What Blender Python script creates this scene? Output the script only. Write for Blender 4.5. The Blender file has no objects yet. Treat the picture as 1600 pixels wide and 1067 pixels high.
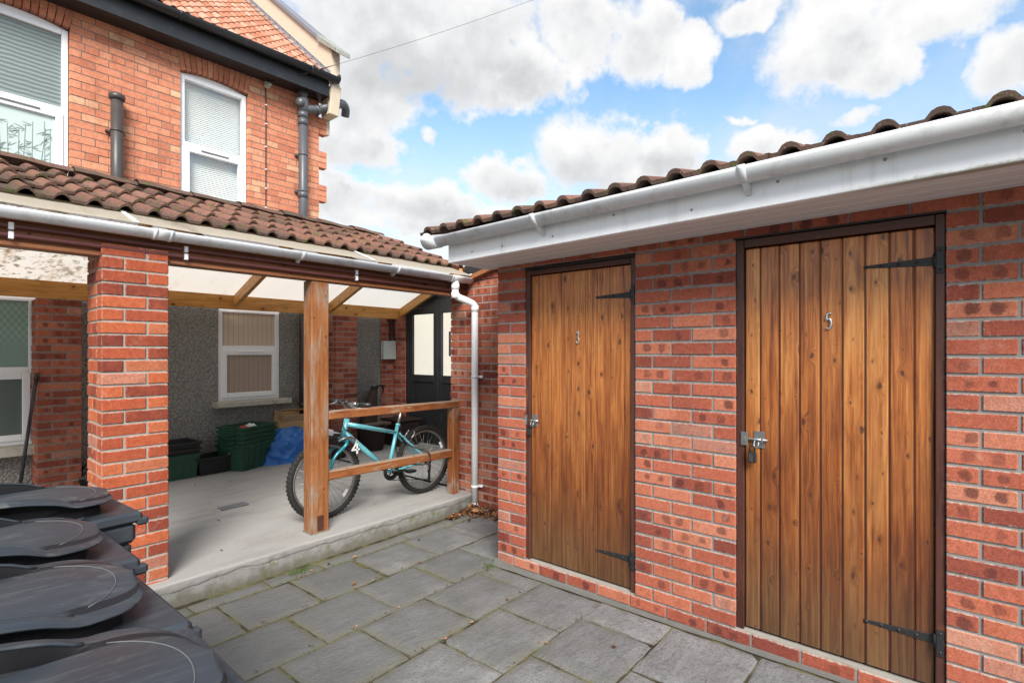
import bpy, bmesh, math, random
from mathutils import Vector, Matrix, noise as mn
R = random.Random(7)
PI = math.pi
sc = bpy.context.scene
COL = sc.collection

# ------------------------------------------------------------------ node helpers
def newmat(name):
    m = bpy.data.materials.new(name); m.use_nodes = True
    nt = m.node_tree
    b = nt.nodes['Principled BSDF']
    return m, nt, b
def nd(nt, typ, **kw):
    n = nt.nodes.new(typ)
    for k, v in kw.items(): setattr(n, k, v)
    return n
def put(nt, sock, v):
    if isinstance(v, bpy.types.NodeSocket): nt.links.new(v, sock)
    elif v is not None:
        if sock.type in ('RGBA',) and hasattr(v, '__len__') and len(v) == 3: v = (*v, 1)
        sock.default_value = v
def mth(nt, op, a, b=None, c=None, clamp=False):
    n = nd(nt, 'ShaderNodeMath', operation=op, use_clamp=clamp)
    put(nt, n.inputs[0], a)
    if b is not None: put(nt, n.inputs[1], b)
    if c is not None: put(nt, n.inputs[2], c)
    return n.outputs[0]
def mixc(nt, fac, a, b, blend='MIX'):
    n = nd(nt, 'ShaderNodeMix', data_type='RGBA', blend_type=blend)
    put(nt, n.inputs[0], fac); put(nt, n.inputs[6], a); put(nt, n.inputs[7], b)
    return n.outputs[2]
def ramp(nt, fac, stops, interp='LINEAR'):
    n = nd(nt, 'ShaderNodeValToRGB'); cr = n.color_ramp; cr.interpolation = interp
    while len(cr.elements) < len(stops): cr.elements.new(0.5)
    for e, (p, c) in zip(cr.elements, stops):
        e.position = p
        if not hasattr(c, '__len__'): c = (c, c, c)
        e.color = (*c, 1)
    put(nt, n.inputs[0], fac)
    return n.outputs[0]
def sstep(nt, x, a, b):
    n = nd(nt, 'ShaderNodeMapRange', interpolation_type='SMOOTHSTEP')
    put(nt, n.inputs[0], x); n.inputs[1].default_value = a; n.inputs[2].default_value = b
    return n.outputs[0]
def noise(nt, vec, scale, detail=4, rough=.55, dist=0, out=0):
    n = nd(nt, 'ShaderNodeTexNoise')
    put(nt, n.inputs['Vector'], vec); put(nt, n.inputs['Scale'], scale)
    n.inputs['Detail'].default_value = detail; n.inputs['Roughness'].default_value = rough
    n.inputs['Distortion'].default_value = dist
    return n.outputs[out]
def mapv(nt, vec, s=(1, 1, 1), l=(0, 0, 0)):
    n = nd(nt, 'ShaderNodeMapping'); put(nt, n.inputs[0], vec)
    n.inputs['Scale'].default_value = s
    if isinstance(l, bpy.types.NodeSocket): nt.links.new(l, n.inputs['Location'])
    else: n.inputs['Location'].default_value = l
    return n.outputs[0]
def comb(nt, x, y, z=0.0):
    n = nd(nt, 'ShaderNodeCombineXYZ')
    put(nt, n.inputs[0], x); put(nt, n.inputs[1], y); put(nt, n.inputs[2], z)
    return n.outputs[0]
def sep(nt, v):
    n = nd(nt, 'ShaderNodeSeparateXYZ'); put(nt, n.inputs[0], v); return n.outputs
def wpos(nt): return nd(nt, 'ShaderNodeNewGeometry').outputs['Position']
def rnd(nt):
    n = nd(nt, 'ShaderNodeAttribute', attribute_name='rnd')
    return sep(nt, n.outputs['Color'])
def uvm(nt): return sep(nt, nd(nt, 'ShaderNodeUVMap', uv_map='UVMap').outputs[0])
def bump(nt, b, h, strength=.5, dist=.01):
    n = nd(nt, 'ShaderNodeBump'); put(nt, n.inputs['Height'], h)
    n.inputs['Strength'].default_value = strength; n.inputs['Distance'].default_value = dist
    nt.links.new(n.outputs[0], b.inputs['Normal'])
def fin(nt, b, color=None, rough=None, metal=None, spec=None):
    if color is not None: put(nt, b.inputs['Base Color'], color)
    if rough is not None: put(nt, b.inputs['Roughness'], rough)
    if metal is not None: put(nt, b.inputs['Metallic'], metal)
    if spec is not None: put(nt, b.inputs['Specular IOR Level'], spec)

MAT = {}
def brick_mat(name, stops, kiss, pale, smear, mortar):
    m, nt, b = newmat(name)
    r = rnd(nt); uv = uvm(nt); P = wpos(nt)
    base = ramp(nt, r[0], stops)
    big = noise(nt, P, 9, 3); fine = noise(nt, P, 160, 3, .7); mid = noise(nt, P, 45, 4, .65)
    # dark kiss marks left by stacking in the kiln
    cx_ = mth(nt, 'MULTIPLY_ADD', r[0], .030, .093); half = mth(nt, 'MULTIPLY_ADD', r[2], .026, .034)
    lr = mth(nt, 'GREATER_THAN', mth(nt, 'FRACT', mth(nt, 'MULTIPLY', r[2], 7.3)), .4)      # some bricks carry one mark, some two
    one = mth(nt, 'ABSOLUTE', mth(nt, 'SUBTRACT', uv[0], mth(nt, 'ADD', cx_, half)))
    two = mth(nt, 'ABSOLUTE', mth(nt, 'SUBTRACT', mth(nt, 'ABSOLUTE', mth(nt, 'SUBTRACT', uv[0], cx_)), half))
    ud = mth(nt, 'ADD', mth(nt, 'MULTIPLY', two, lr), mth(nt, 'MULTIPLY', one, mth(nt, 'SUBTRACT', 1.0, lr)))
    vd = mth(nt, 'ABSOLUTE', mth(nt, 'SUBTRACT', uv[1], mth(nt, 'MULTIPLY_ADD', r[0], .012, .026)))
    wob = mth(nt, 'MULTIPLY', mth(nt, 'SUBTRACT', noise(nt, P, 28, 4, .65), .5), .034)
    rad = mth(nt, 'POWER', mth(nt, 'ADD', mth(nt, 'POWER', ud, 3.0), mth(nt, 'POWER', vd, 3.0)), .3333)
    dmax = mth(nt, 'ADD', rad, wob)
    sz = mth(nt, 'MULTIPLY_ADD', mth(nt, 'FRACT', mth(nt, 'MULTIPLY', r[1], 17.7)), .010, .013)
    km = mth(nt, 'SUBTRACT', 1.0, sstep(nt, mth(nt, 'SUBTRACT', dmax, sz), -.004, .008))
    on = mth(nt, 'GREATER_THAN', r[1], 1 - kiss)
    km = mth(nt, 'MULTIPLY', km, mth(nt, 'MULTIPLY', on, mth(nt, 'MULTIPLY_ADD', mth(nt, 'FRACT', mth(nt, 'MULTIPLY', r[0], 11.1)), .6, .38)))
    c = mixc(nt, km, base, mixc(nt, .8, base, (.085, .028, .026)))
    # pale bricks
    pl = mth(nt, 'GREATER_THAN', r[2], 1 - pale)
    c = mixc(nt, mth(nt, 'MULTIPLY', pl, .6), c, (.50, .27, .20))
    c = mixc(nt, mth(nt, 'MULTIPLY', sstep(nt, big, .45, .75), .35), c, (.42, .11, .05))
    c = mixc(nt, mth(nt, 'MULTIPLY', sstep(nt, mid, .42, .62), .35), c, mixc(nt, 1.0, c, (.55, .5, .5), 'MULTIPLY'))
    c = mixc(nt, sstep(nt, fine, .3, .75), mixc(nt, 1.0, c, (.72, .7, .7), 'MULTIPLY'), mixc(nt, 1.0, c, (1.2, 1.15, 1.1), 'MULTIPLY'))
    spk = sstep(nt, noise(nt, P, 240, 2, .8), .72, .8)
    c = mixc(nt, mth(nt, 'MULTIPLY', spk, .45), c, (.55, .42, .33))
    # mortar smeared over the arrises
    e = mth(nt, 'MINIMUM', mth(nt, 'MINIMUM', uv[1], mth(nt, 'SUBTRACT', .065, uv[1])), mth(nt, 'MINIMUM', uv[0], 1.0))
    e = mth(nt, 'ADD', e, mth(nt, 'MULTIPLY', mth(nt, 'SUBTRACT', noise(nt, P, 55, 4, .7), .5), .03))
    sm = mth(nt, 'SUBTRACT', 1.0, sstep(nt, e, -.003, .006))
    st = noise(nt, mapv(nt, P, (5, 5, 1.6)), 1.0, 5, .65)      # rain streaks and grime down the wall
    c = mixc(nt, mth(nt, 'MULTIPLY', sstep(nt, st, .48, .70), .4), c, mixc(nt, 1.0, c, (.52, .48, .46), 'MULTIPLY'))
    ef = sstep(nt, noise(nt, P, 6, 6, .7), .60, .74)
    c = mixc(nt, mth(nt, 'MULTIPLY', ef, .28), c, (.50, .40, .34))
    c = mixc(nt, mth(nt, 'MULTIPLY', sm, smear), c, mortar)
    hb = mth(nt, 'ADD', mth(nt, 'MULTIPLY', mid, .6), mth(nt, 'MULTIPLY', fine, .5))
    bump(nt, b, hb, .55, .004)
    fin(nt, b, c, .88, 0, .25)
    MAT[name] = m
brick_mat('brick_red', [(0, (.22, .058, .042)), (.2, (.32, .086, .056)), (.5, (.42, .122, .074)), (.8, (.48, .155, .092)), (1, (.53, .215, .135))], .62, .09, .9, (.36, .33, .30))
brick_mat('brick_pier', [(0, (.20, .045, .03)), (.3, (.30, .068, .036)), (.6, (.42, .098, .045)), (.85, (.50, .135, .055)), (1, (.42, .16, .09))], .06, .03, .55, (.45, .41, .36))
brick_mat('brick_orange', [(0, (.50, .19, .115)), (.25, (.60, .235, .14)), (.7, (.66, .275, .165)), (.93, (.69, .33, .20)), (1, (.72, .46, .29))], .0, .0, .25, (.2, .17, .15))
def mortar(name, a, bcol):
    m, nt, b = newmat(name); P = wpos(nt)
    n1 = noise(nt, P, 12, 4); n2 = noise(nt, P, 180, 3, .7)
    c = mixc(nt, n1, a, bcol)
    c = mixc(nt, mth(nt, 'MULTIPLY', n2, .5), c, mixc(nt, 1.0, c, (.6, .6, .6), 'MULTIPLY'))
    bump(nt, b, n2, .5, .003); fin(nt, b, c, .95, 0, .2); MAT[name] = m
mortar('mortar_grey', (.31, .298, .28), (.20, .193, .185))
mortar('mortar_pale', (.42, .385, .335), (.29, .27, .24))
mortar('haunch_grey', (.17, .165, .155), (.11, .11, .10))
mortar('mortar_dark', (.24, .19, .16), (.17, .14, .125))

def wood_mat(name, stops, rough=.45, knots=.5, weather=None, bottom=None, gscale=1.0, coat=0.0, axis='v'):
    """boards: UV in metres, u across the grain, v along it."""
    m, nt, b = newmat(name)
    r = rnd(nt); uv = uvm(nt); P = wpos(nt)
    off = mth(nt, 'MULTIPLY', r[0], 37.0)
    u = mth(nt, 'ADD', uv[0], off); v = mth(nt, 'ADD', uv[1], mth(nt, 'MULTIPLY', r[1], 23.0))
    # knots
    vo = nd(nt, 'ShaderNodeTexVoronoi', voronoi_dimensions='2D', feature='F1')
    vo.inputs['Scale'].default_value = 1.0; vo.inputs['Randomness'].default_value = .85
    put(nt, vo.inputs['Vector'], comb(nt, mth(nt, 'MULTIPLY', mth(nt, 'ADD', u, mth(nt, 'MULTIPLY', noise(nt, P, 30, 2), .02)), 12.0), mth(nt, 'MULTIPLY', v, 6.0)))
    kd = vo.outputs['Distance']
    ksz = sep(nt, vo.outputs['Color'])
    has = mth(nt, 'GREATER_THAN', ksz[0], 1 - knots)
    rad = mth(nt, 'MULTIPLY_ADD', mth(nt, 'POWER', ksz[1], 3.0), .13, .025)
    kn = mth(nt, 'MULTIPLY', mth(nt, 'SUBTRACT', 1.0, sstep(nt, mth(nt, 'DIVIDE', kd, rad), .55, 1.15)), has)
    halo = mth(nt, 'MULTIPLY', mth(nt, 'SUBTRACT', 1.0, sstep(nt, mth(nt, 'DIVIDE', kd, rad), .9, 3.4)), has)
    gw = mth(nt, 'MULTIPLY', halo, .022)
    uu = mth(nt, 'ADD', u, gw)
    g1 = noise(nt, comb(nt, mth(nt, 'MULTIPLY', uu, 55 * gscale), mth(nt, 'MULTIPLY', v, 1.6)), 1.0, 4, .6, .6)
    g2 = noise(nt, comb(nt, mth(nt, 'MULTIPLY', uu, 230 * gscale), mth(nt, 'MULTIPLY', v, 5.0)), 1.0, 3, .6)
    blo = noise(nt, comb(nt, mth(nt, 'MULTIPLY', u, 7), mth(nt, 'MULTIPLY', v, 1.5)), 1.0, 4, .6)
    t = mth(nt, 'ADD', mth(nt, 'MULTIPLY', g1, .55), mth(nt, 'ADD', mth(nt, 'MULTIPLY', g2, .25), mth(nt, 'MULTIPLY', blo, .3)))
    t = mth(nt, 'ADD', t, mth(nt, 'MULTIPLY', mth(nt, 'SUBTRACT', r[2], .5), .09))
    c = ramp(nt, t, stops)
    c = mixc(nt, mth(nt, 'MULTIPLY', halo, .35), c, (.30, .10, .025))
    fine = noise(nt, comb(nt, mth(nt, 'MULTIPLY', uu, 420 * gscale), mth(nt, 'MULTIPLY', v, 9.0)), 1.0, 3, .7)
    c = mixc(nt, mth(nt, 'MULTIPLY', sstep(nt, fine, .52, .72), .45), c, mixc(nt, 1.0, c, (.42, .36, .32), 'MULTIPLY'))
    dk_ = noise(nt, comb(nt, mth(nt, 'MULTIPLY', u, 30), mth(nt, 'MULTIPLY', v, 2.4)), 1.0, 5, .7, .4)
    c = mixc(nt, mth(nt, 'MULTIPLY', sstep(nt, dk_, .48, .70), .6), c, mixc(nt, 1.0, c, (.48, .38, .32), 'MULTIPLY'))
    bl_ = noise(nt, comb(nt, mth(nt, 'MULTIPLY', u, 13), mth(nt, 'MULTIPLY', v, 3.2)), 1.0, 6, .7, .8)
    c = mixc(nt, mth(nt, 'MULTIPLY', sstep(nt, bl_, .54, .70), .55), c, mixc(nt, 1.0, c, (.46, .34, .27), 'MULTIPLY'))
    c = mixc(nt, mth(nt, 'MULTIPLY', sstep(nt, bl_, .46, .30), .0), c, c)
    rough_s = rough
    if bottom:   # worn, darker foot of the door where the varnish has gone
        z = sep(nt, P)[2]
        wn = noise(nt, comb(nt, mth(nt, 'MULTIPLY', u, 9), mth(nt, 'MULTIPLY', v, 1.3)), 1.0, 5, .65)
        f = mth(nt, 'ADD', z, mth(nt, 'MULTIPLY', mth(nt, 'SUBTRACT', wn, .5), 1.7))
        f = mth(nt, 'SUBTRACT', 1.0, sstep(nt, f, bottom[0], bottom[1]))
        c = mixc(nt, mth(nt, 'MULTIPLY', f, .92), c, mixc(nt, 1.0, c, bottom[2], 'MULTIPLY'))
        f2 = mth(nt, 'ADD', z, mth(nt, 'MULTIPLY', mth(nt, 'SUBTRACT', wn, .5), .5))
        f2 = mth(nt, 'SUBTRACT', 1.0, sstep(nt, f2, .05, .75))
        c = mixc(nt, mth(nt, 'MULTIPLY', f2, .8), c, ramp(nt, t, bottom[3]))
        rough_s = mth(nt, 'MULTIPLY_ADD', f, .25, rough)
    if weather:
        wn = noise(nt, comb(nt, mth(nt, 'MULTIPLY', u, 16), mth(nt, 'MULTIPLY', v, 2.6)), 1.0, 6, .7, .8)
        if len(weather) > 3:    # rain-bleached upper faces
            nz = sep(nt, nd(nt, 'ShaderNodeNewGeometry').outputs['True Normal'])[2]
            wn = mth(nt, 'ADD', wn, mth(nt, 'MULTIPLY', sstep(nt, nz, .4, .8), .22))
        edge = mth(nt, 'ADD', wn, mth(nt, 'MULTIPLY', mth(nt, 'SUBTRACT', noise(nt, P, 3.0, 2), .5), .35))
        f = sstep(nt, edge, weather[0], weather[1])
        c = mixc(nt, mth(nt, 'MULTIPLY', f, .8), c, ramp(nt, g2, weather[2]))
        rough_s = mth(nt, 'MULTIPLY_ADD', f, .3, rough)
    c = mixc(nt, mth(nt, 'MULTIPLY', kn, .85), c, (.055, .018, .008))
    bump(nt, b, mth(nt, 'ADD', mth(nt, 'MULTIPLY', g2, .5), mth(nt, 'MULTIPLY', g1, .6)), .22, .003)
    fin(nt, b, c, rough_s, 0, .4)
    if coat: b.inputs['Coat Weight'].default_value = coat; b.inputs['Coat Roughness'].default_value = .28
    MAT[name] = m
wood_mat('door_pine', [(.36, (.15, .036, .008)), (.46, (.33, .095, .019)), (.55, (.52, .180, .040)), (.68, (.70, .32, .095))], .34, .68, None,
         (.25, 2.15, (.27, .19, .15), [(.32, (.03, .016, .007)), (.52, (.085, .044, .017)), (.7, (.16, .09, .036))]), coat=.35)
wood_mat('frame_brown', [(.3, (.040, .016, .012)), (.55, (.075, .028, .020)), (.8, (.115, .045, .030))], .4, .3)
wood_mat('beam_pine', [(.25, (.30, .11, .022)), (.5, (.54, .25, .060)), (.75, (.70, .40, .14))], .42, .5)
wood_mat('lintel_stain', [(.25, (.14, .048, .02)), (.5, (.29, .105, .04)), (.78, (.45, .19, .08))], .5, .3, (.58, .8, [(.2, (.2, .17, .14)), (.8, (.4, .34, .28))]))
wood_mat('post_weathered', [(.28, (.10, .032, .011)), (.5, (.24, .085, .026)), (.72, (.36, .145, .05))], .6, .35, (.47, .60, [(.25, (.15, .11, .085)), (.75, (.34, .255, .185))]))
wood_mat('rail_weathered', [(.28, (.10, .03, .010)), (.5, (.23, .075, .022)), (.72, (.34, .13, .045))], .6, .2, (.55, .66, [(.25, (.16, .12, .09)), (.75, (.42, .34, .26))], True))
wood_mat('grey_wood', [(.3, (.10, .085, .07)), (.55, (.2, .17, .14)), (.8, (.3, .27, .23))], .8, .2)

def tile_mat(name, stops, mossy, lichen):
    m, nt, b = newmat(name); r = rnd(nt); P = wpos(nt)
    n1 = noise(nt, P, 14, 5, .65); n2 = noise(nt, P, 150, 3, .7); n3 = noise(nt, P, 5, 3)
    c = ramp(nt, mth(nt, 'ADD', mth(nt, 'MULTIPLY', r[0], .7), mth(nt, 'MULTIPLY', n1, .35)), stops)
    tu = uvm(nt)
    if mossy > .5:
        c = mixc(nt, mth(nt, 'MULTIPLY', sstep(nt, tu[0], .55, .95), .6), c, mixc(nt, n1, (.20, .085, .06), (.30, .13, .09)))
        pn_ = mth(nt, 'SUBTRACT', 1.0, sstep(nt, tu[0], .0, .4))
        c = mixc(nt, mth(nt, 'MULTIPLY', pn_, .5), c, (.085, .07, .058))
    dk = sstep(nt, n1, .5, .72)
    c = mixc(nt, mth(nt, 'MULTIPLY', dk, .7), c, mixc(nt, 1.0, c, (.34, .34, .34), 'MULTIPLY'))
    mo = sstep(nt, mth(nt, 'ADD', noise(nt, P, 24, 5, .7), mth(nt, 'MULTIPLY', n3, .3)), .70, .80)
    c = mixc(nt, mth(nt, 'MULTIPLY', mo, mossy), c, (.09, .115, .03))
    li = sstep(nt, noise(nt, P, 55, 4, .65), .64, .70)
    c = mixc(nt, mth(nt, 'MULTIPLY', li, lichen), c, (.5, .48, .42))
    c = mixc(nt, mth(nt, 'MULTIPLY', n2, .4), c, mixc(nt, 1.0, c, (.55, .55, .55), 'MULTIPLY'))
    bump(nt, b, mth(nt, 'ADD', n2, mth(nt, 'MULTIPLY', mo, .8)), .6, .006); fin(nt, b, c, .9, 0, .2); MAT[name] = m
tile_mat('tile_brown', [(.1, (.095, .055, .045)), (.45, (.165, .085, .064)), (.75, (.24, .115, .082)), (1, (.29, .155, .115))], .85, .75)
tile_mat('tile_orange', [(.1, (.38, .15, .085)), (.45, (.48, .21, .13)), (.75, (.55, .29, .20)), (1, (.56, .40, .31))], .03, .25)

def plain(name, col, rough=.5, metal=0, var=.15, scale=20, spec=.5, bmp=0, bscale=120, dirt=None, coat=0):
    m, nt, b = newmat(name); P = wpos(nt)
    n = noise(nt, P, scale, 5, .6)
    c = mixc(nt, n, tuple(x * (1 - var) for x in col), tuple(min(1, x * (1 + var)) for x in col))
    rs = mth(nt, 'MULTIPLY_ADD', n, .2, rough - .1)
    if dirt:
        d = sstep(nt, noise(nt, P, dirt[1], 6, .68), dirt[2], dirt[3])
        c = mixc(nt, mth(nt, 'MULTIPLY', d, dirt[4]), c, dirt[0])
    if bmp: bump(nt, b, noise(nt, P, bscale, 4, .65), bmp, .004)
    fin(nt, b, c, rs, metal, spec)
    if coat: b.inputs['Coat Weight'].default_value = coat
    MAT[name] = m
plain('white_plastic', (.87, .88, .90), .35, 0, .04, 6, .5, dirt=((.45, .43, .39), 9, .5, .82, .45))
plain('gutter_white', (.66, .68, .70), .38, 0, .05, 8, .5, dirt=((.36, .34, .30), 11, .46, .74, .6))
plain('window_white', (.83, .84, .86), .3, 0, .02, 5)
plain('soffit_grey', (.70, .685, .685), .5, 0, .06, 4)
plain('black_plastic', (.022, .022, .024), .35, 0, .3, 25)
plain('gutter_black', (.014, .015, .017), .42, 0, .3, 8, dirt=((.10, .10, .10), 5, .55, .8, .4))
plain('pipe_grey', (.085, .088, .10), .4, 0, .2, 12, dirt=((.25, .24, .23), 18, .6, .8, .4))
plain('film_grey', (.16, .21, .20), .5)
plain('pipe_brown', (.058, .050, .048), .42, 0, .2, 12)
plain('conduit_brown', (.12, .038, .034), .4, 0, .2, 10, dirt=((.25, .18, .15), 12, .55, .75, .35))
plain('iron_black', (.030, .030, .032), .5, .4, .3, 60, bmp=.3, bscale=200, dirt=((.16, .15, .14), 45, .6, .75, .6))
plain('chrome', (.62, .62, .63), .25, 1.0, .1, 40)
plain('number_dull', (.46, .42, .38), .5, .7, .2, 60)
plain('steel_dull', (.36, .36, .36), .4, .9, .2, 60)
plain('lead_grey', (.22, .225, .25), .55, .2, .15, 8)
plain('coping_stone', (.28, .29, .26), .85, 0, .3, 14, bmp=.4, dirt=((.13, .16, .08), 12, .5, .7, .7))
plain('cream_render', (.60, .51, .39), .9, 0, .08, 10, bmp=.4, bscale=90)
plain('pale_render', (.80, .74, .64), .9, 0, .05, 2, bmp=.2)
plain('rubber', (.022, .021, .020), .75, 0, .3, 60, .3, bmp=.3)
plain('turquoise_paint', (.17, .56, .64), .28, .15, .08, 30, .5, coat=.6)
plain('teal_fork', (.02, .26, .33), .25, .2, .1, 30, coat=.6)
plain('cardboard', (.58, .37, .18), .85, 0, .12, 12)
plain('crate_green', (.018, .070, .040), .45, 0, .25, 14, dirt=((.10, .12, .09), 12, .55, .8, .5))
plain('crate_black', (.016, .015, .016), .5, 0, .3, 20, dirt=((.06, .055, .05), 14, .55, .8, .5))
plain('pot_brown', (.030, .020, .017), .55, 0, .3, 10)
plain('dark_board', (.017, .018, .020), .5, 0, .3, 10, dirt=((.07, .07, .072), 9, .55, .8, .5))
plain('black_bag', (.014, .014, .015), .3, 0, .3, 10)
plain('canvas_brown', (.08, .052, .04), .8, 0, .2, 20)
plain('meter_white', (.55, .60, .57), .5, 0, .06, 8)
plain('sill_stone', (.46, .43, .36), .9, 0, .2, 18, bmp=.5, bscale=80, dirt=((.16, .18, .08), 14, .48, .7, .7))
plain('red_wrap', (.55, .05, .03), .5); plain('white_wrap', (.75, .74, .70), .5)
plain('stick_wood', (.36, .16, .05), .6, 0, .25, 40)
plain('tag_white', (.80, .80, .76), .4, 0, .03, 10)
plain('reflector_white', (.80, .82, .85), .15)
plain('brass_dark', (.18, .12, .05), .4, .8)
plain('blind_white', (.84, .86, .85), .7, 0, .04, 4)
plain('curtain_beige', (.52, .43, .33), .85, 0, .1, 6)
plain('cable_black', (.02, .018, .018), .5)
plain('bin_recess_shade', (.010, .010, .012), .5, 0, .3, 25, .35)  # shade in the lid trenches and skirt, painted as a darker plastic
plain('worn_plastic', (.095, .10, .10), .6, 0, .2, 40)

m, nt, b = newmat('fascia_white'); P = wpos(nt); s3 = sep(nt, P)
st = noise(nt, mapv(nt, P, (9, 9, 1.0)), 1.6, 6, .7); n1 = noise(nt, P, 7, 5, .65)
c = mixc(nt, mth(nt, 'MULTIPLY', sstep(nt, st, .5, .74), .38), (.87, .88, .90), (.50, .48, .44))
c = mixc(nt, mth(nt, 'MULTIPLY', sstep(nt, n1, .55, .8), .25), c, (.55, .53, .50))
lw = mth(nt, 'SUBTRACT', s3[2], mth(nt, 'MULTIPLY_ADD', s3[1], -.0125, 2.132))
al = mth(nt, 'MULTIPLY', mth(nt, 'SUBTRACT', 1.0, sstep(nt, mth(nt, 'ADD', lw, mth(nt, 'MULTIPLY', mth(nt, 'SUBTRACT', noise(nt, P, 20, 5, .7), .5), .03)), .002, .016)), mth(nt, 'SUBTRACT', 1.0, sstep(nt, s3[1], -.1, .6)))
c = mixc(nt, mth(nt, 'MULTIPLY', al, .75), c, (.20, .19, .10))
fin(nt, b, c, .38, 0, .5); MAT['fascia_white'] = m
# blue tarpaulin
plain('tarp_blue', (.025, .15, .48), .38, 0, .3, 9, .5, bmp=.25, bscale=60)
# grey pebble-dash
m, nt, b = newmat('pebble_dash'); P = wpos(nt)
vo = nd(nt, 'ShaderNodeTexVoronoi'); vo.inputs['Scale'].default_value = 46; put(nt, vo.inputs['Vector'], P)
n1 = noise(nt, P, 48, 4, .7); n2 = noise(nt, P, 1.7, 4)
h = mth(nt, 'SUBTRACT', n1, mth(nt, 'MULTIPLY', vo.outputs['Distance'], .6))
c = mixc(nt, n2, (.34, .32, .29), (.45, .43, .40))
c = mixc(nt, sstep(nt, h, .0, .45), mixc(nt, 1.0, c, (.52, .52, .52), 'MULTIPLY'), c)
bump(nt, b, h, 1.0, .026); fin(nt, b, c, .55, 0, .5); MAT['pebble_dash'] = m
# veranda floor concrete
m, nt, b = newmat('concrete'); P = wpos(nt); z = sep(nt, P)[2]
n1 = noise(nt, P, 2.2, 5, .6); n2 = noise(nt, P, 55, 4, .7); n3 = noise(nt, P, 11, 5, .65)
c = mixc(nt, n1, (.27, .264, .252), (.375, .368, .355))
sd = noise(nt, mapv(nt, P, (1.3, 3.2, 1), (4, 2, 0)), 1.2, 6, .66)
c = mixc(nt, mth(nt, 'MULTIPLY', sstep(nt, sd, .50, .66), .35), c, (.19, .183, .17))
c = mixc(nt, mth(nt, 'MULTIPLY', sstep(nt, n3, .5, .75), .22), c, (.27, .26, .245))
c = mixc(nt, mth(nt, 'MULTIPLY', sstep(nt, n2, .55, .8), .25), c, (.24, .23, .215))
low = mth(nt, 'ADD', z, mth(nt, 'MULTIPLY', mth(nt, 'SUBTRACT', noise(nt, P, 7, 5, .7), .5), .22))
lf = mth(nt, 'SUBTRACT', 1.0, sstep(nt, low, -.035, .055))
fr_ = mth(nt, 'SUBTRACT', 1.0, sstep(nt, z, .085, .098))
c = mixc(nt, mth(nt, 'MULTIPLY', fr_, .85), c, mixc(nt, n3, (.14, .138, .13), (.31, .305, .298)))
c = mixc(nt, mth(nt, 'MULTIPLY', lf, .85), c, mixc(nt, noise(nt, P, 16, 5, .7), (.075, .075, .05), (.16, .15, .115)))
mo = mth(nt, 'MULTIPLY', sstep(nt, noise(nt, P, 9, 4, .7), .55, .68), mth(nt, 'SUBTRACT', 1.0, sstep(nt, z, .045, .09)))
c = mixc(nt, mth(nt, 'MULTIPLY', mo, .7), c, (.10, .125, .035))
bump(nt, b, mth(nt, 'ADD', n2, n3), .3, .004); fin(nt, b, c, .9, 0, .25); MAT['concrete'] = m
# paving stone
m, nt, b = newmat('paving_stone'); P = wpos(nt); r = rnd(nt); s = sep(nt, P)
rot = nd(nt, 'ShaderNodeMapping'); put(nt, rot.inputs[0], P); rot.inputs['Rotation'].default_value = (0, 0, .6); rot.inputs['Scale'].default_value = (3, 11, 3)
n1 = noise(nt, P, 3.2, 5, .6); n2 = noise(nt, P, 60, 5, .72); n3 = noise(nt, rot.outputs[0], 1.6, 6, .7, .5)
c = ramp(nt, mth(nt, 'ADD', mth(nt, 'MULTIPLY', r[0], .45), mth(nt, 'MULTIPLY', n1, .55)), [(.2, (.155, .158, .163)), (.5, (.23, .234, .241)), (.8, (.33, .335, .343))])
c = mixc(nt, mth(nt, 'MULTIPLY', sstep(nt, n3, .45, .7), .4), c, (.27, .265, .26))
c = mixc(nt, mth(nt, 'MULTIPLY', sstep(nt, n2, .45, .7), .6), c, (.075, .074, .07))
st_ = noise(nt, P, 11, 6, .72)
c = mixc(nt, mth(nt, 'MULTIPLY', sstep(nt, st_, .5, .68), .5), c, mixc(nt, 1.0, c, (.52, .52, .5), 'MULTIPLY'))
c = mixc(nt, mth(nt, 'MULTIPLY', sstep(nt, noise(nt, P, 26, 5, .7), .6, .75), .35), c, (.32, .315, .30))
# algae film, thickest away from the shed wall
al = mth(nt, 'ADD', mth(nt, 'MULTIPLY', mth(nt, 'SUBTRACT', 2.75, s[0]), .26), mth(nt, 'MULTIPLY', mth(nt, 'SUBTRACT', s[1], 1.2), .22))
al = mth(nt, 'ADD', al, mth(nt, 'MULTIPLY', mth(nt, 'SUBTRACT', noise(nt, P, 4.5, 5, .65), .5), 1.3))
alf = sstep(nt, al, -.12, .60)
c = mixc(nt, mth(nt, 'MULTIPLY', alf, .72), c, mixc(nt, n2, (.064, .064, .058), (.170, .168, .156)))
eu = uvm(nt)
ed = mth(nt, 'ADD', eu[0], mth(nt, 'MULTIPLY', mth(nt, 'SUBTRACT', noise(nt, P, 13, 4, .7), .5), .14))
gm = mth(nt, 'MULTIPLY', mth(nt, 'SUBTRACT', 1.0, sstep(nt, ed, -.02, .055)), mth(nt, 'MULTIPLY_ADD', alf, .8, .02))
c = mixc(nt, mth(nt, 'MULTIPLY', gm, .6), c, (.145, .138, .075))
c = mixc(nt, mth(nt, 'MULTIPLY', sstep(nt, noise(nt, P, 90, 2, .5), .76, .79), .5), c, (.5, .48, .42))
bump(nt, b, mth(nt, 'ADD', mth(nt, 'MULTIPLY', n2, .8), mth(nt, 'MULTIPLY', n3, 1.3)), .8, .011)
fin(nt, b, c, mth(nt, 'MULTIPLY_ADD', n1, .2, .66), 0, .3); MAT['paving_stone'] = m
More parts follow.
